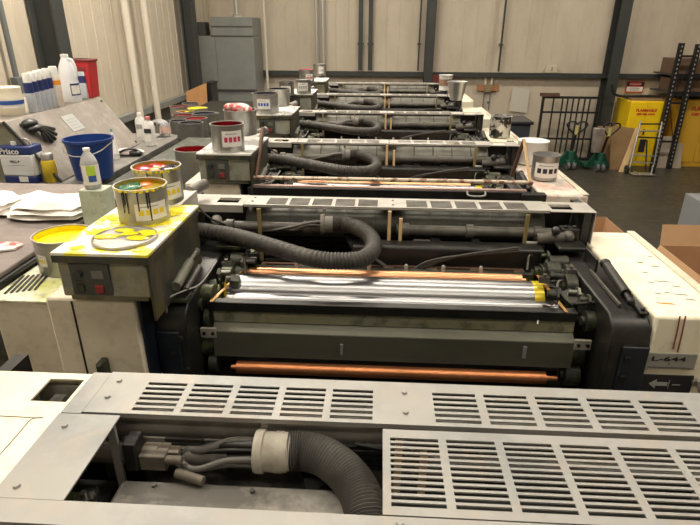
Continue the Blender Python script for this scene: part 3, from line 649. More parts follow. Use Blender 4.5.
MB().cyl(Bq, ay(512, 175, gy+.20), .010, seg=10).build('guard_arm', rustm, u2)

# ---------------------------------------------------------------- bench, console, desk on the left
bz = 2.15
bench = thing('work_bench', (-2.3, 3.7, 0), 'long dark steel bench top carrying the blue bucket and solvent cans', 'bench')
cr = [(-2.95, 2.96), (-1.665, 2.96), (-1.665, 4.42), (-1.70, 4.53), (-1.78, 4.58), (-2.95, 4.58)]
MB().slab([(x, y, bz) for x, y in cr], .045, (0, 0, 1)).build('bench_top', benchm, bench, .004)
bb = MB().box(-2.90, 3.02, 0, -1.72, 4.50, bz-.046).build('body', benchside, bench)
b = MB()
for i in range(8): b.box(-2.75+i*.13, 3.005, 1.98, -2.66+i*.13, 3.02, 2.085)
b.build('front_slot', dark, bb)
MB().box(-2.9, 2.965, 1.90, -1.72, 3.0, 1.96).build('front_rail', greyt, bb)
# sloping console on the bench
BL, BR = az(60, 180, bz+.004), az(141, 146, bz+.004)
zt = 2.53
bx = -1.86; y0, y1 = 3.02, 4.16
BLp, BRp = V((bx, y0, bz+.004)), V((bx, y1, bz+.004))
TL = ay(8, 119, 3.12); TR = ay(104, 98, 4.12)
tx = -2.22; TLp, TRp = V((TL.x, y0, TL.z)), V((TR.x, y1, TR.z))
ztp = (TLp.z+TRp.z)/2; txp = (TLp.x+TRp.x)/2
TLp = V((txp, y0, ztp)); TRp = V((txp, y1, ztp))
con = thing('slant_console', (-2.2, 3.6, bz), 'slanted brown grey console with dirty green end on the bench', 'console')
bk = -2.88
def hexz(z0, pts): return [V((x, y, z0)) for x, y, z in pts]+[V(p) for p in pts]
b = MB(); q = [(bk, y0), (bx, y0), (bx, y1), (bk, y1)]
b._add([(bk, y0, bz), (bx-.015, y0, bz), (txp-.015, y0, ztp-.012), (bk, y0, ztp-.012), (bk, y1, bz), (bx-.015, y1, bz), (txp-.015, y1, ztp-.012), (bk, y1, ztp-.012)],
       [(0, 1, 2, 3), (7, 6, 5, 4), (0, 4, 5, 1), (1, 5, 6, 2), (2, 6, 7, 3), (3, 7, 4, 0)])
b.build('console_body', mat('mottled green paint', (.24, .23, .16), .6, 0, dirt=(.13, .125, .09), dscale=7, damt=.7), con)
nn = (BRp-BLp).cross(TLp-BLp).normalized()
ld = MB().slab([BLp+V((0, -.012, 0)), BRp, TRp, TLp+V((0, -.012, 0))], .018, nn).build('lid', lidm, con, .003)
MB().box(bk, y0-.01, ztp-.012, txp, y1, ztp).build('top_shelf', lidm, con, .003)
MB().tube([BLp+V((.0, -.012, 0)), TLp+V((0, -.014, 0))], .010, 8, 4).build('rim', blackp, ld)
def onlid(u, v, h=0): return BLp.lerp(BRp, u).lerp(TLp.lerp(TRp, u), v)+nn*h
MB().slab([onlid(.43, .58, .003), onlid(.56, .58, .003), onlid(.56, .86, .003), onlid(.43, .86, .003)], .002, nn).build('notice', mat('pale notice card', (.40, .41, .40), .5), ld)
tx_ = MB()
for i in range(4): tx_.slab([onlid(.45, .62+.05*i, .004), onlid(.54, .62+.05*i, .004), onlid(.54, .64+.05*i, .004), onlid(.45, .64+.05*i, .004)], .0005, nn)
tx_.build('print_line', greyt, ld)
for u, v in ((.97, .93), (.95, .06), (.08, .90)): MB().cyl(onlid(u, v, 0), onlid(u, v, .006), .009, seg=8).build('screw', dark, ld)
# glove
gc = onlid(.12, .78, .03)
b = MB().ball(gc, .05, .8, 1.3, .45)
for i, (du, dv, L_) in enumerate(((.05, -.25, .09), (.09, -.22, .10), (.13, -.16, .09), (.15, -.08, .08), (.02, -.20, .06))):
    a0 = gc+V((.02, .01*i, 0)); b.tube([a0, onlid(.12+du*.6, .78+dv*.6, .03), onlid(.12+du, .78+dv, .014)], .012, 8, 8)
b.ball(onlid(.11, .86, .03), .045, .9, 1.3, .6)
solo(b, 'work_glove', blackp, 'crumpled black rubber glove draped over the slanted console lid', 'glove')

# ---------------------------------------------------------------- small container builders
def hgt(hpx, p): return hpx*depth(p)/F/math.cos(math.radians(23.6-math.degrees(0)))*1.0
def spray_can(pos, r, h, m, lb, grp, capm=whitep, band=None):
    t = thing('spray_can', pos, lb, 'spray can', grp); x, y, z = pos
    MB().lathe(pos, [(r*.9, 0), (r, .004), (r, h*.72), (r*.92, h*.76)], 24, caps=True).build('can_body', m, t)
    MB().lathe((x, y, z+h*.76), [(r*.85, 0), (r*.85, h*.20), (r*.7, h*.24), (.001, h*.24)], 24).build('cap', capm, t)
    if band: MB().lathe((x, y, z), [(r*1.01, h*band[0]), (r*1.01, h*band[1])], 24).build('band', band[2], t)
    return t
zt = ztp
navcan = mat('white and grey blue can print', (.62, .66, .72), .35, .2, dirt=(.45, .5, .6), dscale=40, damt=.5)
def on(px, py, z=zt): return az(px, py, z)
def onshelf(px, X, z):
    lo_, hi_ = 2.0, 8.0
    for _ in range(40):
        m_ = (lo_+hi_)/2; v = V((X, m_, z))-CAM; q = CX+F*v.dot(RT)/v.dot(FWD)
        if q < px: lo_ = m_
        else: hi_ = m_
    return V((X, lo_, z))
spots = [(34, 110, 'leftmost white capped navy and white spray can of the console row, half behind wax tub'), (39, 110.5, 'second white capped spray can from the left on the console'),
         (44, 110, 'third navy and white spray can on the console'), (48.5, 109, 'fourth navy and white spray can, directly left of the orange banded bottle'),
         (53, 107, 'navy and white spray can tucked behind the orange banded bottle')]
def clampx(p, xmax): return V((min(p.x, xmax), p.y, p.z))
for px, py, lb in spots:
    p = onshelf(px, txp-.05, zt)
    s_ = depth(p)/F; spray_can(p, 4.3*s_, 37*s_, navcan, lb, 'spray cans on the console', band=(.50, .765, labn))
p = onshelf(60, txp-.03, zt); s_ = depth(p)/F
spray_can(p, 4.8*s_, 38*s_, mat('cream bottle print', (.80, .74, .66), .4, 0, dirt=(.8, .35, .2), dscale=30, damt=.4), 'cream spray bottle with orange band in front of the spray cans', 'spray cans on the console', band=(.55, .66, orgp))
# jug
p = onshelf(73, txp-.07, zt); s_ = depth(p)/F
t = thing('plastic_jug', p, 'white gallon jug with moulded handle standing between spray cans and red bin', 'jug')
x, y, z = p; r = 8.6*s_; h = 45*s_
b = MB().lathe(p, [(r*.9, 0), (r, h*.03), (r, h*.42), (r*.94, h*.48), (r*.98, h*.55), (r*.85, h*.72), (r*.5, h*.87), (r*.36, h*.93)], 28, caps=True)
b.build('jug_body', milk, t)
MB().tube([(x+r*.35, y-r*.1, z+h*.9), (x+r*.85, y-r*.1, z+h*.86), (x+r*1.1, y-r*.1, z+h*.7), (x+r*1.0, y-r*.1, z+h*.52)], r*.16, 10).build('handle', milk, t)
MB().lathe((x, y, z+h*.93), [(r*.42, 0), (r*.42, h*.06), (.001, h*.065)], 20).build('cap', whitep, t)
def curved(mb, c, r, a0, a1, z0, z1, seg=10, th=.0006):
    vs = []
    for i in range(seg+1):
        a = math.radians(a0+(a1-a0)*i/seg)
        for zz in (z0, z1): vs.append((c[0]+(r+th)*math.cos(a), c[1]+(r+th)*math.sin(a), c[2]+zz))
    return mb._add(vs, [(2*i, 2*i+2, 2*i+3, 2*i+1) for i in range(seg)], True)
curved(MB(), p, r, -60, 20, h*.15, h*.4).build('label', labn, t); curved(MB(), p, r*1.004, -55, 10, h*.18, h*.36).build('label_print', labw, t)
# red bin
p = onshelf(88, txp-.10, zt); s_ = depth(p)/F
t = thing('waste_bin', p, 'red plastic bin with lid next to the white gallon jug', 'bin'); w = 11.0*s_; h = 36*s_; x, y, z = p
b = MB().hexa([V((x-w*.8, y-w*.7, z)), V((x+w*.8, y-w*.7, z)), V((x+w*.8, y+w*.7, z)), V((x-w*.8, y+w*.7, z)), V((x-w, y-w*.85, z+h)), V((x+w, y-w*.85, z+h)), V((x+w, y+w*.85, z+h)), V((x-w, y+w*.85, z+h))])
b.build('bin_body', redp, t, .008)
MB().box(x-w*1.06, y-w*.92, z+h*.93, x+w*1.06, y+w*.92, z+h*1.0).build('lid', mat('dark red lid', (.20, .02, .02), .5), t, .006)
MB().obox((x, y-w*.82, z+h*.75), (w*1.3, .008, .03)).build('flap', mat('dark red lid', (.20, .02, .02), .5), t, .003)
p = onshelf(101, txp-.11, zt); p.y = min(p.y, y1-.04)
t = thing('boxed_can', p, 'narrow navy and white can peeking out behind the red bin', 'can')
MB().box(p.x-.03, p.y-.03, zt, p.x+.05, p.y+.03, zt+.19).build('can_body', navcan, t, .006); MB().box(p.x-.031, p.y-.031, zt+.11, p.x+.051, p.y+.031, zt+.16).build('band', labn, t)
# wax tub far left on small stand
p = onshelf(13.5, txp-.11, zt); s_ = depth(p)/F
t = thing('wiper_tub', p, 'cream tub with blue and white label at the left frame edge', 'tub'); r = 12*s_; h = 27*s_
MB().lathe(p, [(r*.85, 0), (r*.92, .01), (r, h*.6), (r*.97, h*.62), (r*.97, h*.98), (r*.9, h), (.001, h)], 28, caps=False).build('tub_body', mat('cream tub', (.72, .66, .52), .4, 0), t)
MB().lathe(p, [(r*.9, h*.06), (r*1.005, h*.5), (r*1.01, h*.6)], 28).build('label', labw, t); MB().lathe(p, [(r*1.0, h*.40), (r*1.015, h*.54)], 28).build('blue_band', labb, t)
# solvent tin
p = az(18.5, 185, bz); s_ = depth(p)/F
w = 16.5*s_; h = 36*s_*1.03
t = thing('solvent_can', (p.x, p.y+w*.5, bz), 'rectangular white gallon tin with navy bands on the bench corner', 'can'); x, y, z = p.x, p.y+.09, bz
MB().box(x-w, y-.06, z+h*.2, x+w, y+.06, z+h*.78).build('can_body', mat('white printed tin', (.74, .75, .76), .35, .1), t, .008)
MB().box(x-w, y-.0605, z, x+w, y+.0605, z+h*.2).build('bottom_band', labn, t, .006)
MB().box(x-w, y-.0605, z+h*.78, x+w, y+.0605, z+h).build('top_band', labn, t, .008)
MB().lathe((x-w*.3, y, z+h), [(.018, 0), (.018, .02), (.001, .021)], 16).build('cap', whitep, t); MB().tube([(x-.02, y, z+h), (x, y, z+h+.03), (x+.05, y, z+h+.03), (x+.07, y, z+h)], .006, 8).build('handle', tin, t)
text('Prisco', .046, labw, t, (x-w*.30, y-.0625, z+h*.87), (1, 0, 0), (0, 0, 1), bold=.001)
text('MRC-F', .020, txtk, t, (x-w*.1, y-.0615, z+h*.60), (1, 0, 0), (0, 0, 1), name='product_lettering')
MB().box(x-w*.6, y-.0610, z+h*.50, x+w*.5, y-.0603, z+h*.51).build('print_line', greyt, t)
MB().box(x+w*-.05, y-.0625, z+h*.05, x+w*.5, y-.0606, z+h*.2).build('sticker', labw, t)
# yellow aerosol
p = az(49, 183, bz); s_ = depth(p)/F
t = spray_can((p.x, p.y+.035, bz), 6.6*s_, 29*s_, yelcan, 'small yellow aerosol can beside the white solvent tin', None, capm=tin)
# blue bucket
p = az(85, 182, bz); s_ = depth(p)/F; r = 23.2*s_; h = 40*s_
c = V((p.x, p.y+r*.9, bz)); t = thing('bucket', c, 'dark blue plastic bucket with wire handle on the bench', 'bucket')
MB().lathe(c, [(.001, .004), (r*.78, .0), (r*.97, h*.93), (r*1.03, h*.935), (r*1.03, h), (r*.97, h), (r*.76, .012), (.001, .012)], 44).build('bucket_body', blue, t)
MB().tube([(c.x-r*1.03, c.y, bz+h*.9), (c.x-r*.75, c.y-r*.8, bz+h*.74), (c.x, c.y-r*1.12, bz+h*.66), (c.x+r*.75, c.y-r*.8, bz+h*.74), (c.x+r*1.03, c.y, bz+h*.9)], .003, 8, 40).build('wire_handle', galv, t)
# pale green stand + water bottle
zb = 2.40
p = az(91, 190, zb); 
gs = solo(MB().box(p.x-.05, p.y-.01, 2.1965, p.x+.05, p.y+.08, zb), 'square_post', mat('pale green paint', (.50, .55, .44), .5, 0, dirt=(.38, .4, .33), dscale=7, damt=.5, dirt2=(.1, .15, .1), d2scale=22, d2amt=.3), 'pale green square post holding the clear water bottle', 'post', bevel=.004)
s_ = depth(p)/F; c = V((p.x-.005, p.y+.03, zb)); r = 8.3*s_; h = 40*s_
t = thing('water_bottle', c, 'clear plastic bottle with green and blue label on the pale green post', 'bottle')
MB().lathe(c, [(.001, 0), (r*.9, 0), (r, h*.04), (r, h*.62), (r*.95, h*.68), (r*.75, h*.8), (r*.35, h*.92), (r*.32, h*.97)], 28).build('bottle_body', mat('cloudy clear plastic', (.75, .78, .80), .15, 0, trans=.6, ior=1.3), t)
MB().lathe(c, [(r*1.01, h*.12), (r*1.01, h*.62)], 28).build('label', labw, t)
curved(MB(), c, r*1.02, -85, -30, h*.36, h*.6).build('label_patch', labg, t); curved(MB(), c, r*1.02, -80, -30, h*.2, h*.36).build('label_patch', labb, t); curved(MB(), c, r*1.02, -150, -125, h*.2, h*.6).build('label_patch', labn, t)
MB().lathe((c.x, c.y, zb+h*.95), [(r*.4, 0), (r*.4, h*.06), (.001, h*.062)], 16).build('cap', whitep, t)
# squeeze tube on console, white bottles, gloves/pads on bench, wire coil, jar
p = az(115, 148, bz+.0); s_ = depth(p)/F; c = V((bx+.0, axx(114, 150, bx+.035).y, bz+.001))
t = thing('squeeze_tube', (c.x+.03, c.y, bz), 'upright white squeeze tube with green tip leaning on the console lid', 'tube')
MB().cyl((c.x+.04, c.y, bz+.03), (c.x+.03, c.y+.02, bz+.18), .026, .010).build('tube_body', whitep, t); MB().cyl((c.x+.04, c.y, bz), (c.x+.04, c.y, bz+.03), .026).build('collar', labw, t)
MB().cyl((c.x+.03, c.y+.02, bz+.18), (c.x+.028, c.y+.022, bz+.20), .009, .004).build('tip', mat('teal plastic', (.02, .25, .2), .4), t)
def bottle(px, py, wpx, hpx, z, m, lb, capm, grp=None, labm=txtk):
    p = az(px, py, z); s_ = depth(p)/F; r = wpx*s_/2; h = hpx*s_; c = V((p.x, p.y+r*.8, z))
    t = thing('plastic_bottle', c, lb, 'bottle', grp)
    b = MB(); prof = [(r*.95, 0), (r, h*.03), (r, h*.68), (r*.8, h*.8), (r*.35, h*.88), (r*.35, h*.92)]
    b.lathe(c, prof, 24, caps=True)
    for i in range(len(b.v)): b.v[i] = V((b.v[i].x, c.y+(b.v[i].y-c.y)*.7, b.v[i].z))
    b.build('bottle_body', m, t); MB().lathe((c.x, c.y, z+h*.9), [(r*.45, 0), (r*.4, h*.1), (.001, h*.1)], 16).build('cap', capm, t)
    yy = c.y-r*.72
    MB().box(c.x-r*.6, yy-.003, z+h*.45, c.x+r*.6, yy, z+h*.60).build('label', labm, t); MB().box(c.x-r*.6, yy-.003, z+h*.15, c.x+r*.5, yy, z+h*.35).build('label', labw, t)
bottle(141, 141, 10, 27, bz, whitep, 'plain white bottle half behind the labelled white bottle', whitep, 'white bottles on the bench', greyt)
bottle(149.5, 146, 11.5, 28, bz, whitep, 'white bottle with black printed label and pink cap on the bench', mat('pink cap', (.6, .2, .2), .5), 'white bottles on the bench', txtk)
for (px, py, lb, s2) in ((131, 155, 'white and black cloth pad lying near the white bottles', 1.), (101, 165, 'white and black cloth pad beside the blue bucket', .8)):
    p = az(px, py, bz); t = thing('cloth_pad', p, lb, 'cloth pad', 'cloth pads on the bench')
    MB().ball((p.x, p.y, bz+.022), .075*s2, 1.35, .8, .30).ball((p.x-.05, p.y+.02, bz+.025), .05*s2, 1.1, .7, .4).build('pad', mat('pinkish white cloth', (.66, .56, .55), .85, 0, dirt=(.4, .33, .33), dscale=12, damt=.6), t)
    MB().ball((p.x+.045, p.y-.035, bz+.022), .04*s2, 1.3, .7, .5).tube([(p.x-.07, p.y-.055, bz+.02), (p.x-.02, p.y-.05, bz+.045), (p.x+.05, p.y-.04, bz+.05), (p.x+.09, p.y-.02, bz+.02)], .008, 8).build('strap', blackp, t)
p = az(157, 137, bz); b = MB()
for i in range(7):
    rr_ = .05+.006*i; b.tube([(p.x+rr_*math.cos(a), p.y+.03*math.sin(a)+.01*i, bz+.062+.055*math.sin(a)+.002*i) for a in [2*PI*j/12 for j in range(13)]], .004, 6, 36)
solo(b, 'wire_coil', mat('grey wire', (.35, .35, .36), .4, .5), 'coil of black and silver wire behind the white bottles', 'wire coil')
p = az(166, 136, bz-.0); s_ = depth(p)/F; c = V((p.x, min(p.y, 4.5), bz)); t = thing('glass_jar', c, 'squat clear jar with red label at the bench end', 'jar')
MB().lathe(c, [(.001, 0), (.042, 0), (.045, .01), (.045, .10), (.04, .11)], 24).build('jar_body', clearp, t); MB().lathe(c, [(.0455, .03), (.0455, .08)], 24).build('label', mat('pale red label', (.7, .45, .38), .6), t)
# silver band strap and wires on wall near pipe
# desk with grey lid, rags
desk = thing('rag_desk', (-1.6, 2.1, 0), 'low desk with grey lid and black edge under the white rags', 'desk')
MB().box(-2.2, 1.50, 0, -1.245, 2.66, 2.205).build('desk_body', benchside, desk)
MB().box(-2.2, 1.49, 2.205, -1.235, 2.66, 2.222).build('black_rim', blackp, desk, .004)
MB().box(-2.2, 1.48, 2.222, -1.25, 2.66, 2.240).build('lid', greycloth, desk, .004)
def pad(name, c, sx, sy, th, layers, m, lb, cat, grp=None, seed=1, rot=0.):
    rnd = random.Random(seed); b = MB()
    for L_ in range(layers):
        n = 14; vs = []; fs = []
        ox, oy = rnd.uniform(-.01, .01), rnd.uniform(-.01, .01); sc = 1-.06*L_
        for side in (0, 1):
            for i in range(n+1):
                for j in range(n+1):
                    u, v = 2*i/n-1, 2*j/n-1
                    e = max(0, 1-max(abs(u), abs(v))**4)
                    px = c[0]+ox+sc*sx*(u*(1-.16*v*v)+.04*math.sin(3*v+L_)); py = c[1]+oy+sc*sy*(v*(1-.16*u*u)+.05*math.sin(4*u+L_*2))
                    z = c[2]+th*L_*.85+th*.5+(1 if side else -1)*th*.5*e+(.35*th*math.sin(4*u+3*v+L_+seed)+.25*th*math.sin(8*v-4*u+seed))*(1 if side else .0)*e-(th*.5*L_*max(0, abs(u)-.7)+th*.4*L_*max(0, abs(v)-.7))
                    dx, dy = px-c[0], py-c[1]
                    vs.append((c[0]+dx*math.cos(rot)-dy*math.sin(rot), c[1]+dx*math.sin(rot)+dy*math.cos(rot), z))
        K = (n+1)**2
        for i in range(n):
            for j in range(n):
                a = i*(n+1)+j; q = [a, a+n+1, a+n+2, a+1]
                fs.append(list(reversed(q))); fs.append([k+K for k in q])
        b._add(vs, fs, True)
    return solo(b, name, m, lb, cat, grp)
p = az(50, 216, 2.25); pad('cotton_rag', (p.x, p.y+.04, 2.241), .175, .12, .030, 3, rag, 'folded stack of white cotton rags beside the pale green post', 'rag', 'rags on the desk', 1)
p = az(-2, 213, 2.25); pad('cotton_rag', (p.x-.04, p.y+.03, 2.241), .12, .09, .03, 3, rag, 'rounded pile of white rags cut by the left frame edge', 'rag', 'rags on the desk', 2)
p = az(4, 247, 2.25); pad('cotton_rag', (p.x-.03, p.y, 2.241), .09, .045, .007, 2, ragp, 'white rag with red ink stains on the desk edge', 'rag', 'rags on the desk', 3, rot=.35)
a = az(-6, 203, 2.255); c = az(33, 197, 2.255)
solo(MB().cyl(a, c, .012, .02).ball(c, .024, 1.1, .9, .9).ball(a.lerp(c, .6), .019, 2.2, .9, .9), 'rag_roll', rag, 'rolled white cloth lying behind the rag stack at the bench front', 'rag')

# ---------------------------------------------------------------- ink cans
def can(px, py, wpx, hpx, z, inkm, lb, grp='ink cans', label=None, body=None, drips=0, handle=False, level=.8, extra=(), name='ink_can', flat=0, ofs=0., rag_=False, rimm=None):
    p = az(px, py, z); s_ = depth(p)/F; r = wpx*s_/2; h = hpx*s_*1.12
    c = V((p.x, p.y+r*.92+ofs, z)); t = thing(name, c, lb, 'ink can', grp)
    body = body or tin
    MB().lathe(c, [(.001, .003), (r*.97, 0), (r*.99, .004), (r*.985, h*.93), (r*1.02, h*.95), (r*1.03, h), (r*.97, h), (r*.955, h*.9), (r*.955, .008), (.001, .008)], 44).build('can_body', body, t)
    MB().lathe(c, [(.001, h*level), (r*.5, h*(level+.02)), (r*.955, h*level)], 32).build('ink', inkm, t)
    MB().lathe(c, [(r*.95, h*level), (r*.953, h*.97)], 32).build('inked_wall', rimm or inkm, t)
    for (dx, dy, rr_, m) in extra:
        MB().ball((c.x+dx*r, c.y+dy*r, z+h*(level+.02)), r*rr_, 1, 1, .22).build('ink_blob', m, t)
    if label:
        a0, a1, f0, f1, lm, pm = label
        lo = curved(MB(), c, r*.992, a0, a1, h*f0, h*f1, 12); lb_ = lo.build('label', lm, t)
        w = (a1-a0); b = MB()
        for i in range(4): curved(b, c, r*.996, a0+w*(.10+.21*i), a0+w*(.10+.21*i+.15), h*(f0+(f1-f0)*.30), h*(f0+(f1-f0)*.62), 4)
        b.build('label_print', pm, lb_)
        b = MB(); curved(b, c, r*.996, a0+w*.15, a0+w*.7, h*(f0+(f1-f0)*.78), h*(f0+(f1-f0)*.84), 6); b.build('label_line', greyt, lb_)
    rnd = random.Random(int(px*7+py))
    if drips:
        for i in range(drips):
            a = math.radians(-120+rnd.uniform(0, 75)); L_ = rnd.uniform(.3, .95)*h
            curved(MB(), c, r*1.0, math.degrees(a)-1.2, math.degrees(a)+1.6, h*.95-L_, h*.95, 2, .0012).build('ink_drip', blk, t)
        b = MB()
        for i in range(16):
            a = -160+i*10+rnd.uniform(-3, 3); curved(b, c, r*1.03, a, a+rnd.uniform(4, 10), h*(.965-rnd.uniform(0, .05)), h*.995, 3, .0008)
        b.build('ink_smear', yel, t)
    if handle:
        MB().tube([(c.x-r*1.02, c.y, z+h*.88), (c.x-r*.75, c.y-r*.78, z+h*.5), (c.x, c.y-r*1.06, z+h*.40), (c.x+r*.75, c.y-r*.78, z+h*.5), (c.x+r*1.02, c.y, z+h*.88)], .002, 6, 30).build('wire_handle', galv, t)
    return t, c, r, h
BT = 2.4155
pot, c1, r1, h1 = can(136, 226, 51, 33, BT, olv, 'dented tin of olive and green ink with black drips on the nearest control box', 'ink cans on the nearest control box', label=(-85, -10, .15, .62, labw, laby), drips=6, extra=((-.5, .15, .48, grn), (-.45, .45, .35, grn), (-.05, .55, .3, orng), (.1, -.5, .22, orng)), level=.86)
can(149.5, 209, 48, 33, BT, olv, 'tin of mixed red orange and black ink behind the olive one', 'ink cans on the nearest control box', label=(-75, -5, .15, .6, labw, laby), extra=((-.5, .05, .45, redb), (-.25, .45, .42, redb), (-.05, .0, .32, ryb), (.15, .35, .35, ryb), (.5, .1, .4, blk), (.42, .48, .36, blk)), level=.88, ofs=.03, drips=2)
p = az(125, 239, BT); s_ = depth(p)/F; r = 31*s_
t = thing('ink_can_cover', (p.x, p.y, BT), 'round tin lid covered in yellow ink lying before the olive ink can', 'lid')
MB().lathe((p.x, p.y, BT), [(r*.95, 0), (r, .002), (r, .009), (r*.96, .011), (r*.93, .006), (.001, .006)], 44).build('lid_disc', tin, t)
b = MB(); rnd = random.Random(5)
for i in range(16):
    a = rnd.uniform(-.3, 3.4); q = rnd.uniform(.2, .8)*r; b.ball((p.x+q*math.cos(a), p.y+q*math.sin(a), BT+.008), rnd.uniform(.008, .024), 1.5, .8, .14, 10, 6)
b.build('ink_blob', yel, t)
b = MB()
for i in range(60):
    x, y = rnd.uniform(-.89, -.66), rnd.uniform(1.37, 1.74); b.ball((x, y, BT+.0012), rnd.uniform(.004, .017), rnd.uniform(.8, 1.9), rnd.uniform(.6, 1.3), .07, 10, 6)
solo(b, 'ink_spill', yel, 'yellow ink splashed over the white top of the nearest control box', 'ink spill', kind='stuff')
can(56, 277, 56, 33, 2.197, yel, 'large tin nearly full of bright yellow ink left of the control box', 'ink cans on cabinets', label=(-125, -100, .30, .62, labw, laby), level=.82, ofs=.0)
can(190, 183, 34, 28, 2.13, dred, 'tin of deep red ink standing low behind the red and black one', 'ink cans on cabinets')
solo(MB().box(-1.62, 2.72, 0, -1.03, 4.55, 2.128), 'low_cabinet', benchside, 'dark green cabinet between bench and second control box under a red ink tin', 'cabinet')
BT2 = 2.4155
can(225, 153, 33, 24, BT2, redi, 'tin of dark red ink with crimson label on the second control box', 'ink cans on control boxes', label=(-95, -20, .22, .8, labw, labr))
tF, cF, rF, hF = can(236, 138, 33, 22, BT2, redi, 'dark red ink tin with a stained rag inside, behind the crimson labelled tin', 'ink cans on control boxes', ofs=.05)
solo(MB().ball((cF.x, cF.y-.02, cF.z+hF*1.05), rF*.75, 1.0, .55, .45).ball((cF.x-.04, cF.y-.03, cF.z+hF*1.12), rF*.45, 1.1, .6, .5).ball((cF.x+.05, cF.y-.04, cF.z+hF*1.0), rF*.4, .9, .6, .7), 'cotton_rag', ragp, 'crumpled white and pink rag stuffed in a dark red ink tin', 'rag')
can(264, 114, 26, 17, BT2, blk, 'tin of blue black ink with blue and white label on the third control box', 'ink cans on control boxes', label=(-120, -60, .25, .75, labw, labb), level=.9)
can(276, 108, 22, 15, BT2, blk, 'unlabelled blue black ink tin right behind the blue labelled one', 'ink cans on control boxes', level=.9, ofs=.08)
can(286, 96, 15, 12, BT2, blk, 'grey lidded tin, left one of two on the fourth control box', 'ink cans on control boxes', label=(-130, -50, .2, .7, labw, greyt), level=.95)
can(303, 94, 15, 12, BT2, silv, 'grey lidded tin, right one of two on the fourth control box', 'ink cans on control boxes', label=(-130, -50, .2, .8, labw, greyt), level=.95)
can(306, 84, 15, 12, BT2, magenta, 'tin with pink label on the fifth control box', 'ink cans on control boxes', label=(-90, -30, .2, .7, labw, labr), level=.9)
can(319, 76, 13, 10, BT2, silv, 'farthest grey tin at the left end of the press', 'ink cans on control boxes', label=(-90, -40, .2, .8, labw, greyt), level=.9)
# cluster beyond bench
cz = 2.0
solo(MB().box(-2.45, 4.66, 0, -1.40, 8.0, cz-.001), 'can_table', dark, 'low steel table beyond the bench crowded with open ink cans', 'table', bevel=.004)
yr = ink('yellow rim ink', (.62, .50, .02), (.3, .25, .01), 12)
for (px, py, w, h, im, lb, ex) in [
    (189.5, 145, 21, 17, blk, 'nearest open tin of black ink on the low table', ()),
    (178, 139, 16, 14, blk, 'tin of black ink left of the nearest black one on the low table', ()),
    (195, 138, 19, 15, dred, 'deep red ink tin right behind the nearest black one', ()),
    (203, 133, 20, 15, blk, 'dark ink tin at the right rear of the low table beside the press', ()),
    (181, 131, 18, 12, redi, 'dark red ink tin in the third row, left side of low table', ()),
    (196, 124, 18, 12, yel, 'tin of yellow ink behind the dark tins on the low table', ((.4, 0, .4, olv),)),
    (184, 126, 16, 11, yr, 'tin with olive yellow skin, left of the brighter yellow tin', ((-.4, 0, .4, redi),)),
    (178, 121, 17, 11, redi, 'dark red ink tin in the back row of the low table', ()),
    (189, 115, 14, 9, blk, 'farthest black ink tin near the leaning plywood', ()),
    (212, 130, 12, 13, silv, 'slim empty tin beside the rag filled red tin', ())]:
    can(px, py, w*1.12, h*1.08, cz, im, lb, 'open ink cans on the low table', extra=ex, level=.92)
# right hand cans on cabinets
rz = 2.204
can(546.5, 181, 26, 22, rz, silv, 'white labelled empty tin on the ink smeared cabinet, front one', 'cans on the right hand cabinets', label=(-150, -30, .12, .72, labw, txtk), level=.35)
can(540, 171, 31, 21, rz, whitep, 'white lidded plastic pail behind the labelled tin on the smeared cabinet', 'cans on the right hand cabinets', body=whitep, level=.98, ofs=.14)
can(501, 138, 21, 18, rz, silv, 'tin splashed black and white on the next cabinet back', 'cans on the right hand cabinets', body=mat('black splashed white tin', (.66, .64, .6), .4, .2, dirt=(.02, .02, .02), dscale=14, damt=1, lo=.5, hi=.54), level=.85)
p = az(456, 100, 2.334); t = thing('metal_cup', (p.x, p.y, 2.334), 'tapered silver cup at the right end of the fifth unit', 'cup')
MB().lathe((p.x, p.y, 2.334), [(.001, 0), (.06, 0), (.095, .17), (.10, .175), (.09, .17), (.055, .01), (.001, .01)], 28).build('cup_body', alu, t)
p = az(445, 90, 2.334); t = thing('paint_cup', (p.x, p.y, 2.334), 'white paint cup at the right end of the last unit', 'cup')
MB().lathe((p.x, p.y, 2.334), [(.001, 0), (.07, 0), (.075, .16), (.08, .165), (.07, .165), (.065, .01), (.001, .01)], 28).build('cup_body', whitep, t); MB().lathe((p.x, p.y, 2.334), [(.0745, .05), (.076, .12)], 28).build('stain', mat('brown stain', (.25, .15, .1), .6), t)
# dark tote and blue item behind right cabinets
p = az(517, 142, 2.0); 
t = thing('waste_bin', (1.55, 5.0, 0), 'dark grey plastic bin behind the black splashed tin', 'bin')
P_ = ay(515, 125, 5.2); MB().box(P_.x-.12, 5.1, 0, P_.x+.12, 5.45, P_.z+.02).build('bin_body', mat('dark blue grey plastic', (.035, .045, .06), .5), t, .01)
MB().box(P_.x-.14, 5.08, P_.z+.02, P_.x+.14, 5.47, P_.z+.05).build('lid', blackp, t, .008)

# ---------------------------------------------------------------- back wall objects
BW = WY-.03
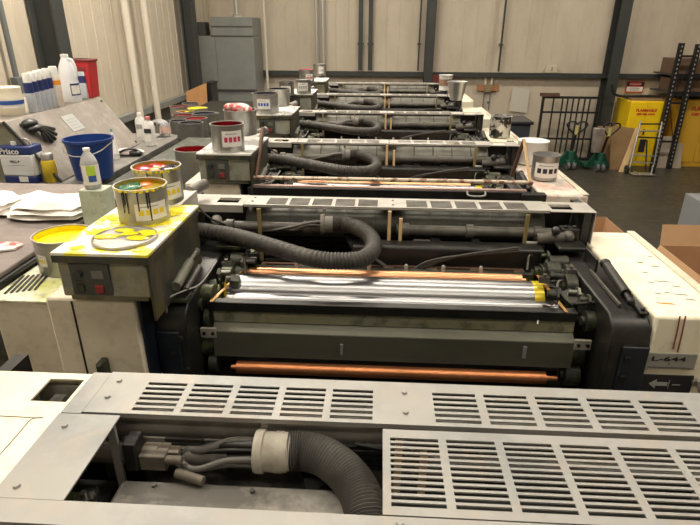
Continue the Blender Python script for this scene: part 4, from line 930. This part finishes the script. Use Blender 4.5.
# tall grey enclosure back left
EY = 12.8
P1 = ay(199, 100, EY); P2 = ay(257, 100, EY)
t = thing('metal_enclosure', ((P1.x+P2.x)/2, (EY+.4), 0), 'tall grey sheet metal enclosure with stepped top in the back left corner', 'enclosure')
z36 = ay(230, 36, EY).z; z16 = ay(230, 17, EY).z; z90 = ay(230, 90, EY).z
eb = MB().box(P1.x, EY, 0, P2.x, (EY+.9), z36).build('enclosure_body', hutm, t, .01)
xa = ay(210, 20, EY).x; xb = ay(252, 20, EY).x
MB().box(xa, (EY+.02), z36, xb, (EY+.9), z16).build('upper_box', hutm, t, .01)
MB().box(P1.x, (EY-.04), z90-.02, P2.x+.02, EY, z90+.02).box(P1.x, (EY-.015), 0, P1.x+.02, EY, z36).box(P1.x+.5, (EY-.005), z90+.03, P1.x+.505, EY, z36).box(xa, EY, (z36+z16)/2, xb, (EY+.02), (z36+z16)/2+.01).box(xa, (EY-.01), z36-.015, P2.x, EY, z36+.01).build('seam_trim', olive, eb)
MB().cyl((xa+.5, (EY+.4), z16), (xa+.5, (EY+.4), H-.02), .04).build('vent_pipe', galv, t); MB().lathe((xa+.5, (EY+.4), z16), [(.12, 0), (.1, .05), (.04, .07)], 20).build('flange', galv, t)
q = ay(204, 35, (EY+.1)); MB().box(q.x-.12, (EY+.05), z36, q.x+.05, (EY+.4), z36+.28).build('motor', olive, t, .01)
q = ay(257, 20, (EY-.05)); solo(MB().cyl((q.x+.03, (EY+.6), z90), (q.x+.03, (EY+.6), H-.02), .03), 'wall_pipe', pipew, 'thin cream pipe running up the right edge of the grey enclosure', 'pipe')
# plywood
a, b_, c, d_ = ay(186, 96, 10.6), ay(206, 82, 10.4), ay(208, 118, 10.4), ay(186, 122, 10.6)
def board_on_floor(name, pts_x, y, ztop, lean, m, lb, cat, th=.018, ztl=None):
    x0, x1 = pts_x; ztl = ztop if ztl is None else ztl
    b = MB().slab([(x0, y, .0), (x1, y, .0), (x1, y+lean, ztop), (x0, y+lean, ztl)], th, (0, -1, 0))
    return solo(b, name, m, lb, cat)
zc = ay(206, 83, 10.8).z; zl = ay(186, 92, 10.8).z
sx0, sx1 = ay(186, 100, 10.8).x, ay(207, 100, 10.8).x
board_on_floor('plywood_sheet', (sx0, sx1), 10.6, zc, .25, ply, 'orange brown plywood sheet leaning upright in the far left corner', 'plywood', ztl=zl)
q0 = ay(206, 82, 11.2); q1 = ay(213, 110, 11.2)
t = thing('floor_cabinet', ((q0.x+q1.x)/2, 11.3, 0), 'narrow black cabinet right of the leaning plywood', 'cabinet'); MB().box(q0.x, 11.1, 0, q1.x+.05, 11.5, q0.z-.05).build('body', blackp, t, .01); MB().box(q0.x-.01, 11.09, q0.z-.05, q1.x+.06, 11.51, q0.z).build('top', dark, t, .005)
# low dark plinth near back left
q0 = ay(212, 108, 12.4); solo(MB().box(q0.x, 12.4, 0, q0.x+1.3, 12.72, ay(230, 106, 12.4).z), 'floor_plinth', olive, 'low dark plinth in front of the grey enclosure', 'plinth')

def wrect(px0, py0, px1, py1, Y): 
    a, c = ay(px0, py1, Y), ay(px1, py0, Y); return min(a.x, c.x), max(a.x, c.x), min(a.z, c.z), max(a.z, c.z)
# orange wood blocks with small pipes
x0, x1, z0, z1 = wrect(477, 91, 498, 85, BW-.02)
t = thing('valve_board', ((x0+x1)/2, BW, z0), 'orange brown wall board with two short pipes on the back wall', 'board')
bd = MB().box(x0, BW-.05, z0, x1, BW-.01, z1).build('board', mat('orange board', (.36, .16, .07), .6), t, .004)
xm = (x0+x1)/2
MB().box(xm-.08, BW-.09, z0-.02, xm+.08, BW-.05, z1+.02).build('valve_block', mat('brass grey', (.3, .24, .14), .5, .3), t, .004)
for s_ in (-.07, .08): MB().cyl((xm+s_, BW-.06, z1), (xm+s_, BW-.06, z1+.28), .022).build('pipe', pipew, t)
MB().cyl((xm-.07, BW-.04, z0), (xm-.07, BW-.04, z0-.45), .012).cyl((xm+.08, BW-.04, z0), (xm+.07, BW-.04, z0-.45), .012).box(xm+.02, BW-.05, z0-.3, xm+.09, BW-.03, z0-.24).build('drop_pipe', colf, t)
# paper
a0, a1, a2, a3 = [ay(*q, BW-.015) for q in ((509, 111), (527, 113), (530, 90), (513, 87))]
solo(MB().slab([a0, a1, a2, a3], .004, (0, -1, 0)), 'paper_sheet', mat('pale grey paper', (.56, .53, .46), .8), 'blank pale sheet hanging slightly askew on the back wall', 'paper')
# item on girt
x0, x1, z0, z1 = wrect(545, 74, 558, 65, WY-.12)
t = thing('plastic_box', ((x0+x1)/2, WY-.1, GZ+.05), 'small pale plastic box resting on the back wall rail', 'box')
MB().hexa([V((x0, WY-.15, GZ+.051)), V((x1, WY-.15, GZ+.051)), V((x1, WY-.06, GZ+.051)), V((x0, WY-.06, GZ+.051)), V((x0+.05, WY-.15, z1)), V((x1-.05, WY-.15, z1)), V((x1-.05, WY-.06, z1)), V((x0+.05, WY-.06, z1))]).build('case', mat('beige plastic', (.55, .48, .36), .5), t, .02)
MB().box((x0+x1)/2-.008, WY-.156, GZ+.1, (x0+x1)/2+.008, WY-.151, z1-.05).build('mark', txtk, t)
# red box at back behind the cup
x0, x1, z0, z1 = wrect(432, 83, 452, 75, WY-.2)
solo(MB().box(x0, WY-.3, z0, x1, WY-.17, z1).box(x0+.02, WY-.31, z0+.02, x1-.02, WY-.3, z1-.02), 'wall_box', mat('dark red paint', (.14, .02, .02), .5), 'dark red box fixed to the back wall behind the last unit', 'box')
# barred gate
GY = 13.35
x0 = ay(538, 130, GY).x; x1 = ay(598, 130, GY).x; zt_ = ay(568, 96.5, GY).z; zb_ = .03
t = thing('barred_gate', ((x0+x1)/2, GY, 0), 'tall black barred steel gate leaning against the back wall', 'gate')
MB().box(x0, GY, zb_, x0+.05, GY+.05, zt_).box(x1-.05, GY, zb_, x1, GY+.05, zt_).box(x0+.05, GY, zt_-.05, x1-.05, GY+.05, zt_).box(x0+.05, GY, zb_, x1-.05, GY+.05, zb_+.05).build('gate_frame', rackm, t)
zm = ay(568, 112.5, GY).z; zm2 = ay(568, 139, GY).z
MB().box(x0+.05, GY+.005, zm-.02, x1-.05, GY+.045, zm+.02).box(x0+.05, GY+.005, zm2-.02, x1-.05, GY+.045, zm2+.02).build('cross_bar', rackm, t)
for i in range(8):
    px = [551, 560, 565, 570.5, 576, 582, 587, 545][i]; xx = ay(px, 120, GY).x
    if i == 7: continue
    MB().box(xx-.015, GY+.012, zb_+.05, xx+.015, GY+.04, zt_-.05).build('bar', rackm, t)
xq = ay(559, 96, GY).x; MB().box(x0-.05, GY-.06, zt_, xq, GY+.08, zt_+.07).build('wood_cap', rustm, t)
MB().box(x0-.0, GY-.02, 0, x0+.05, GY, zt_).build('post', rackm, t)
# pallet trucks
def pallet_truck(px, py, ang, lb, turn):
    p = az(px, py, 0); s = 1.2; Z_ = lambda q: (q[0], q[1], q[2]*.80)
    t = thing('pallet_truck', (p.x, p.y, 0), lb, 'pallet truck', 'pallet trucks by the column')
    x, y = p.x, p.y
    MB().cyl((x, y+.05, .25), (x+turn*.05, y-.05, .80), .028).build('tow_bar', rackm, t)
    hx, hy = x+turn*.06, y-.06
    pts = [(hx, hy, .98), (hx-.16, hy-.0, 1.15), (hx-.22, hy, 1.27), (hx-.16, hy, 1.34), (hx-.05, hy, 1.34), (hx, hy, 1.28), (hx+.05, hy, 1.34), (hx+.16, hy, 1.34), (hx+.22, hy, 1.27), (hx+.16, hy, 1.15), (hx, hy, .98)]
    if turn > .5: pts = [(hx+(q[0]-hx)*.8+.12*(q[2]-.98), q[1], q[2]) for q in pts]
    MB().tube([Z_(q) for q in pts], .018, 8, 50).build('handle_loop', rackm, t)
    MB().box(hx-.03, hy-.02, .80, hx+.03, hy+.02, .98).build('release_lever', mat('pale yellow plastic', (.55, .5, .2), .5), t)
    MB().cyl((x, y, .12), (x, y, .42), .07).box(x-.10, y-.06, .10, x+.10, y+.08, .22).build('pump', green, t, .01)
    b = MB().slab([(x-.29, y+.1, .08), (x+.29, y+.1, .08), (x+.10, y+.05, .40), (x-.10, y+.05, .40)], .05, (0, -1, 0)); b.build('mast_plate', green, t)
    for s_ in (-1, 1): MB().box(x+s_*.20-.08, y+.1, .06, x+s_*.20+.08, y+.50, .12).build('fork', green, t, .006)
    for s_ in (-1, 1): MB().cyl((x+s_*.06-.03, y-.06, .085), (x+s_*.06+.03, y-.06, .085), .085).build('wheel', mat('grey wheel', (.12, .12, .12), .5), t)
    return x, y
pallet_truck(569, 169, 0, 'green pallet truck with heart shaped handle in front of the barred gate', 0)
xx, yy = pallet_truck(598, 171, 0, 'green pallet truck with side tilted handle beside the fibre boards', 1)
q = az(598, 168, 0); t = thing('plastic_bag', (xx-.22, yy+.05, .5), 'crumpled clear plastic bag hanging on the second pallet truck', 'plastic bag')
MB().hexa([V((xx-.25, yy-.10, .42)), V((xx-.08, yy-.10, .42)), V((xx-.08, yy, .42)), V((xx-.25, yy, .42)), V((xx-.30, yy-.12, .98)), V((xx-.04, yy-.12, .98)), V((xx-.04, yy, .98)), V((xx-.30, yy, .98))]).build('bag', mat('cloudy wrap', (.28, .25, .22), .3, 0, dirt=(.12, .1, .09), dscale=9, damt=.8), t, .03)
# yellow cabinets
CYb = 13.0
def flam(px0, px1, pyt, lb, m, texts, sx_l=0):
    a = ay(px0, pyt, CYb); c = ay(px1, pyt, CYb); zt = (a.z+c.z)/2
    t = thing('safety_cabinet', ((a.x+c.x)/2, CYb+.3, 0), lb, 'cabinet', 'yellow safety cabinets')
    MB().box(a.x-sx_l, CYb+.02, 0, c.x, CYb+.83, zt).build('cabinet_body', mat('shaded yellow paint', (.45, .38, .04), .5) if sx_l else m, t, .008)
    xm = (a.x+c.x)/2
    for q0, q1 in ((a.x+.01, xm-.004), (xm+.004, c.x-.01)):
        dr = MB().box(q0, CYb, .12, q1, CYb+.02, zt-.02).build('door', m, t, .004)
    MB().box(xm+.02, CYb-.02, zt*.5, xm+.05, CYb, zt*.5+.12).build('handle', rackm, dr)
    zz = zt-.20
    for s, sz in texts:
        text(s, sz, labred, t, (xm, CYb-.002, zz), (1, 0, 0), (0, 0, 1), bold=.004); zz -= sz*1.0
    return a.x, c.x, zt
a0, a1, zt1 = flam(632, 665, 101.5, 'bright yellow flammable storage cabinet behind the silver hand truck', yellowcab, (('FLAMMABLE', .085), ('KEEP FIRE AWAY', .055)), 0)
# olive left side case attached: separate deeper cabinet seen on left
L0 = ay(612, 104, CYb+.8)
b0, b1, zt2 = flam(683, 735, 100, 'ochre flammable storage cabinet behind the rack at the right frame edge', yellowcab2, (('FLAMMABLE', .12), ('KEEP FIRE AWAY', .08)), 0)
# things on the cabinet
solo(MB().box(a0+.02, CYb+.1, zt1+.001, a0+.75, CYb+.6, zt1+.05), 'wood_board', board, 'thin brown board lying on top of the bright yellow cabinet', 'board')
solo(MB().tube([(L0.x-.3, CYb+.3, zt1+.33), (L0.x-.18, CYb+.3, zt1+.12), (L0.x+.1, CYb+.3, zt1+.07), (a0+.4, CYb+.3, zt1+.085), (a1+.02, CYb+.3, zt1+.07)], .028, 8), 'metal_bar', blackp, 'bent black bar lying across the top of the yellow cabinet', 'bar')
# danger sign
x0, x1, z0, z1 = wrect(627, 92.5, 642.5, 81.5, BW-.01)
t = thing('danger_sign', ((x0+x1)/2, BW, z0), 'red black and white danger sign on the wall above the yellow cabinet', 'sign')
MB().box(x0, BW-.02, z0, x1, BW-.012, z1).build('sign_plate', labred, t); MB().box(x0+.02, BW-.024, z0+.02, x1-.02, BW-.0205, z0+(z1-z0)*.52).build('white_field', labw, t)
MB().box(x0+.015, BW-.024, z0+(z1-z0)*.58, x1-.015, BW-.0205, z1-.02).build('black_field', txtk, t)
MB().ball(((x0+x1)/2, BW-.024, z0+(z1-z0)*.78), .13, 1, .02, .3).build('red_oval', labred, t)
text('DANGER', .07, labw, t, ((x0+x1)/2, BW-.029, z0+(z1-z0)*.78), (1, 0, 0), (0, 0, 1)); text('FLAMMABLE\nMATERIALS', .045, txtk, t, ((x0+x1)/2, BW-.026, z0+(z1-z0)*.3), (1, 0, 0), (0, 0, 1), name='lower_lettering')
# fibre boards leaning
q0 = az(590, 164, 0); zt_ = ay(600, 128, 12.2).z
def lean_board(pxs, ybase, Yt, m, lb, th=.02):
    (ax, ay_), (bx_, by_), (cx, cy), (dx, dy) = pxs   # BL BR TR TL
    A, Bq = az(ax, ay_, 0), az(bx_, by_, 0); Y = (A.y+Bq.y)/2; A.y = Bq.y = Y
    C_, D_ = ay(cx, cy, Y+Yt), ay(dx, dy, Y+Yt); 
    return solo(MB().slab([A, Bq, C_, D_], th, (0, -1, 0)), 'leaning_board', m, lb, 'board', 'boards leaning by the cabinets')
lean_board(((607, 168), (623, 171), (638, 129), (612, 125)), 0, .2, board, 'brown fibre board leaning, front one nearest the hand truck')
lean_board(((590, 164), (612, 168), (620, 127), (598, 126)), .1, .15, mat('darker fibre board', (.25, .15, .07), .7), 'brown fibre board leaning, rear one nearest the pallet trucks')
lean_board(((619, 172), (625, 172), (641, 128), (636, 128)), 0, .25, wood, 'pale wood strip leaning on the fibre boards by the hand truck', .03)
pcs = lean_board(((654, 168), (680, 168), (684, 136), (660, 136.5)), 0, .2, mat('pale cardboard sheet', (.42, .36, .29), .8), 'pale cardboard sheet with small white label right of the hand truck')
yb_ = (az(654, 168, 0).y+az(680, 168, 0).y)/2
q = ay(671, 151, yb_+.1); MB().box(q.x-.08, yb_+.09-.012, q.z-.04, q.x+.08, yb_+.09-.004, q.z+.04).build('shipping_label', labw, pcs)

# hand truck
hb = az(641, 174, 0)
t = thing('hand_truck', (hb.x, hb.y, 0), 'silver folding hand truck standing before the bright yellow cabinet', 'hand truck')
Y0, Y1 = hb.y, hb.y+.22
def h2(px, py, f): return ay(px, py, Y0+(Y1-Y0)*f)
for (a, b_) in (((629, 172), (641, 121)), ((652, 173), (662, 122))):
    A = az(a[0], a[1], .04); A.y = Y0; MB().cyl((h2(a[0], a[1]-2, 0).x, Y0, .04), h2(b_[0], b_[1], 1), .022).build('side_rail', alu, t)
for (pa, pb, f, m_) in (((632, 162), (654, 163), .15, alu), ((634, 155), (656, 156), .3, alu), ((638, 137), (659, 138), .6, rackm), ((640, 124), (661, 124), .9, rackm), ((639, 131), (660, 131), .8, alu)):
    MB().cyl(h2(*pa, f), h2(*pb, f), .016).build('cross_bar', m_, t)
A, Bq = h2(637, 152, .4), h2(646, 139, .4)
MB().box(A.x, Y0+.05, A.z, Bq.x, Y0+.08, Bq.z).build('back_pad', blackp, t, .01)
MB().cyl((h2(646, 170, 0).x, Y0, .05), h2(647, 140, .5), .014).cyl((h2(653, 165, 0).x, Y0+.02, .2), h2(657, 140, .5), .014).build('inner_rail', rackm, t)
l0, l1 = h2(629, 170, 0).x, h2(652, 170, 0).x
MB().box(l0, Y0-.22, .02, l1, Y0, .035).box(l0+.1, Y0-.2, .035, l0+.14, Y0, .06).build('toe_plate', alu, t)
for xx in (l0-.03, l1+.03): MB().cyl((xx-.025, Y0+.05, .09), (xx+.025, Y0+.05, .09), .09).build('wheel', blackp, t)
# pallet rack
RY0, RY1 = 12.0, 12.95
def upright(px_top, px_bot, Y, lbz):
    return
t = thing('pallet_rack', (6.7, 12.1, 0), 'black slotted pallet rack with loaded beam at the right frame edge', 'rack')
U1x = ay(676, 60, 12.8).x
za = ay(677, 43, 12.8).z
for i, (px, YY) in enumerate(((681.5, 12.8), (698.5, 12.8))):
    X_ = ay(px, 45, YY).x; X2 = X_
    MB().box(X_-.05, YY-.04, 0, X_+.05, YY+.04, za if i == 0 else za-.02).build('upright', rackm, t)
    for j in range(36):
        if .135+j*.09 < za: MB().box(X_-.012, YY-.045, .1+j*.09, X_+.012, YY-.0405, .135+j*.09).build('slot_hole', mat('pale slot', (.35, .33, .3), .6), t)
Xa, Xb = ay(681.5, 45, 12.8).x, ay(698.5, 45, 12.8).x
for z in (za-.28, 1.45, .6): MB().box(Xa+.05, 12.78, z, Xb-.05, 12.82, z+.04).build('strut', rackm, t)
MB().slab([(Xa+.05, 12.79, 1.48), (Xa+.05, 12.79, 1.52), (Xb-.05, 12.79, za-.35), (Xb-.05, 12.79, za-.39)], .02, (0, -1, 0)).slab([(Xa+.05, 12.79, 1.45), (Xa+.05, 12.79, 1.41), (Xb-.05, 12.79, .62), (Xb-.05, 12.79, .66)], .02, (0, -1, 0)).build('diagonal_brace', rackm, t)
zb1 = ay(690, 92, 12.8).z; zb2 = ay(690, 74, 12.8).z
MB().box(Xa-.02, 12.84, zb2-.10, 10.0, 12.90, zb2).box(Xa-.02, 12.84, zb1-.10, 10.0, 12.90, zb1).build('shelf_beam', rackm, t)
MB().box(Xa+.0, 12.90, zb2-.05, 10.0, 13.8, zb2-.02).box(Xa+.0, 12.90, zb1-.05, 10.0, 13.8, zb1-.02).build('shelf_deck', olive, t)
solo(MB().box(Xa+.05, 12.95, zb2-.018, Xa+.9, 13.6, zb2+.30), 'carton', mat('dark brown carton', (.16, .10, .06), .8), 'dark brown carton on the upper rack shelf', 'box', bevel=.005)
solo(MB().box(Xa+.95, 12.95, zb2-.018, Xa+1.8, 13.6, zb2+.26), 'carton', card, 'lighter brown carton on upper rack shelf at frame edge', 'box', bevel=.005)
solo(MB().box(Xa+.1, 12.95, zb1-.018, Xa+1.6, 13.6, zb1+.26), 'carton', mat('dark brown carton', (.16, .10, .06), .8), 'long dark carton on the lower rack shelf', 'box', bevel=.005)
# cardboard boxes on the floor at right
def carton(x0, y0, x1, y1, z, flaps, lb, m=card):
    t = thing('cardboard_box', ((x0+x1)/2, (y0+y1)/2, 0), lb, 'box', 'open cardboard boxes on the floor')
    th = .008
    MB().box(x0, y0, 0.001, x1, y1, .01).box(x0, y0, .01, x0+th, y1, z).box(x1-th, y0, .01, x1, y1, z).box(x0+th, y0, .01, x1-th, y0+th, z).box(x0+th, y1-th, .01, x1-th, y1, z).build('box_walls', m, t)
    f = .22
    for (s, ang) in flaps:
        dz, dd = f*math.sin(ang), f*math.cos(ang)
        q = {'b': [(x0, y1, z), (x1, y1, z), (x1-.03, y1+dd, z+dz), (x0+.03, y1+dd, z+dz)], 'l': [(x0, y0, z), (x0, y1, z), (x0-dd, y1-.03, z+dz), (x0-dd, y0+.03, z+dz)],
             'r': [(x1, y0, z), (x1, y1, z), (x1+dd, y1-.03, z+dz), (x1+dd, y0+.03, z+dz)], 'f': [(x0, y0, z), (x1, y0, z), (x1-.03, y0-dd, z+dz), (x0+.03, y0-dd, z+dz)]}[s]
        MB().slab(q, .006).build('flap', m, t)
    return t
q = az(660, 245, .9)
carton(q.x, q.y-1.0, q.x+.85, q.y, .9, (('b', 1.1), ('r', .4), ('l', -1.1)), 'large open brown box in front right by the cream cabinet')
q = az(606, 217, .75); carton(q.x-.7, q.y-.7, q.x, q.y, .75, (('f', -1.2),), 'open brown box half hidden behind the first grilled unit row')
q = az(694, 207, .5); solo(MB().box(q.x+.16, q.y, 0, q.x+.9, q.y+.6, .55), 'plastic_tote', mat('grey plastic', (.30, .32, .34), .5), 'grey tote on the floor at the right frame edge', 'tote', bevel=.01)

# ---------------------------------------------------------------- camera
cd = bpy.data.cameras.new('camera'); cam = bpy.data.objects.new('camera', cd); COL.objects.link(cam)
cd.sensor_width = 36; cd.lens = F/700*36; cd.clip_start = .02; cd.clip_end = 60
M = Matrix((RT, UP, -FWD)).transposed().to_4x4(); M.translation = CAM; cam.matrix_world = M
cd.shift_y = 0
S.camera = cam
for o in S.objects:
    if '_org' in o: del o['_org']
S.view_settings.view_transform = 'Standard'; S.view_settings.look = 'None'; S.view_settings.gamma = 1; S.view_settings.exposure = 0.0
S.view_settings.use_curve_mapping = False
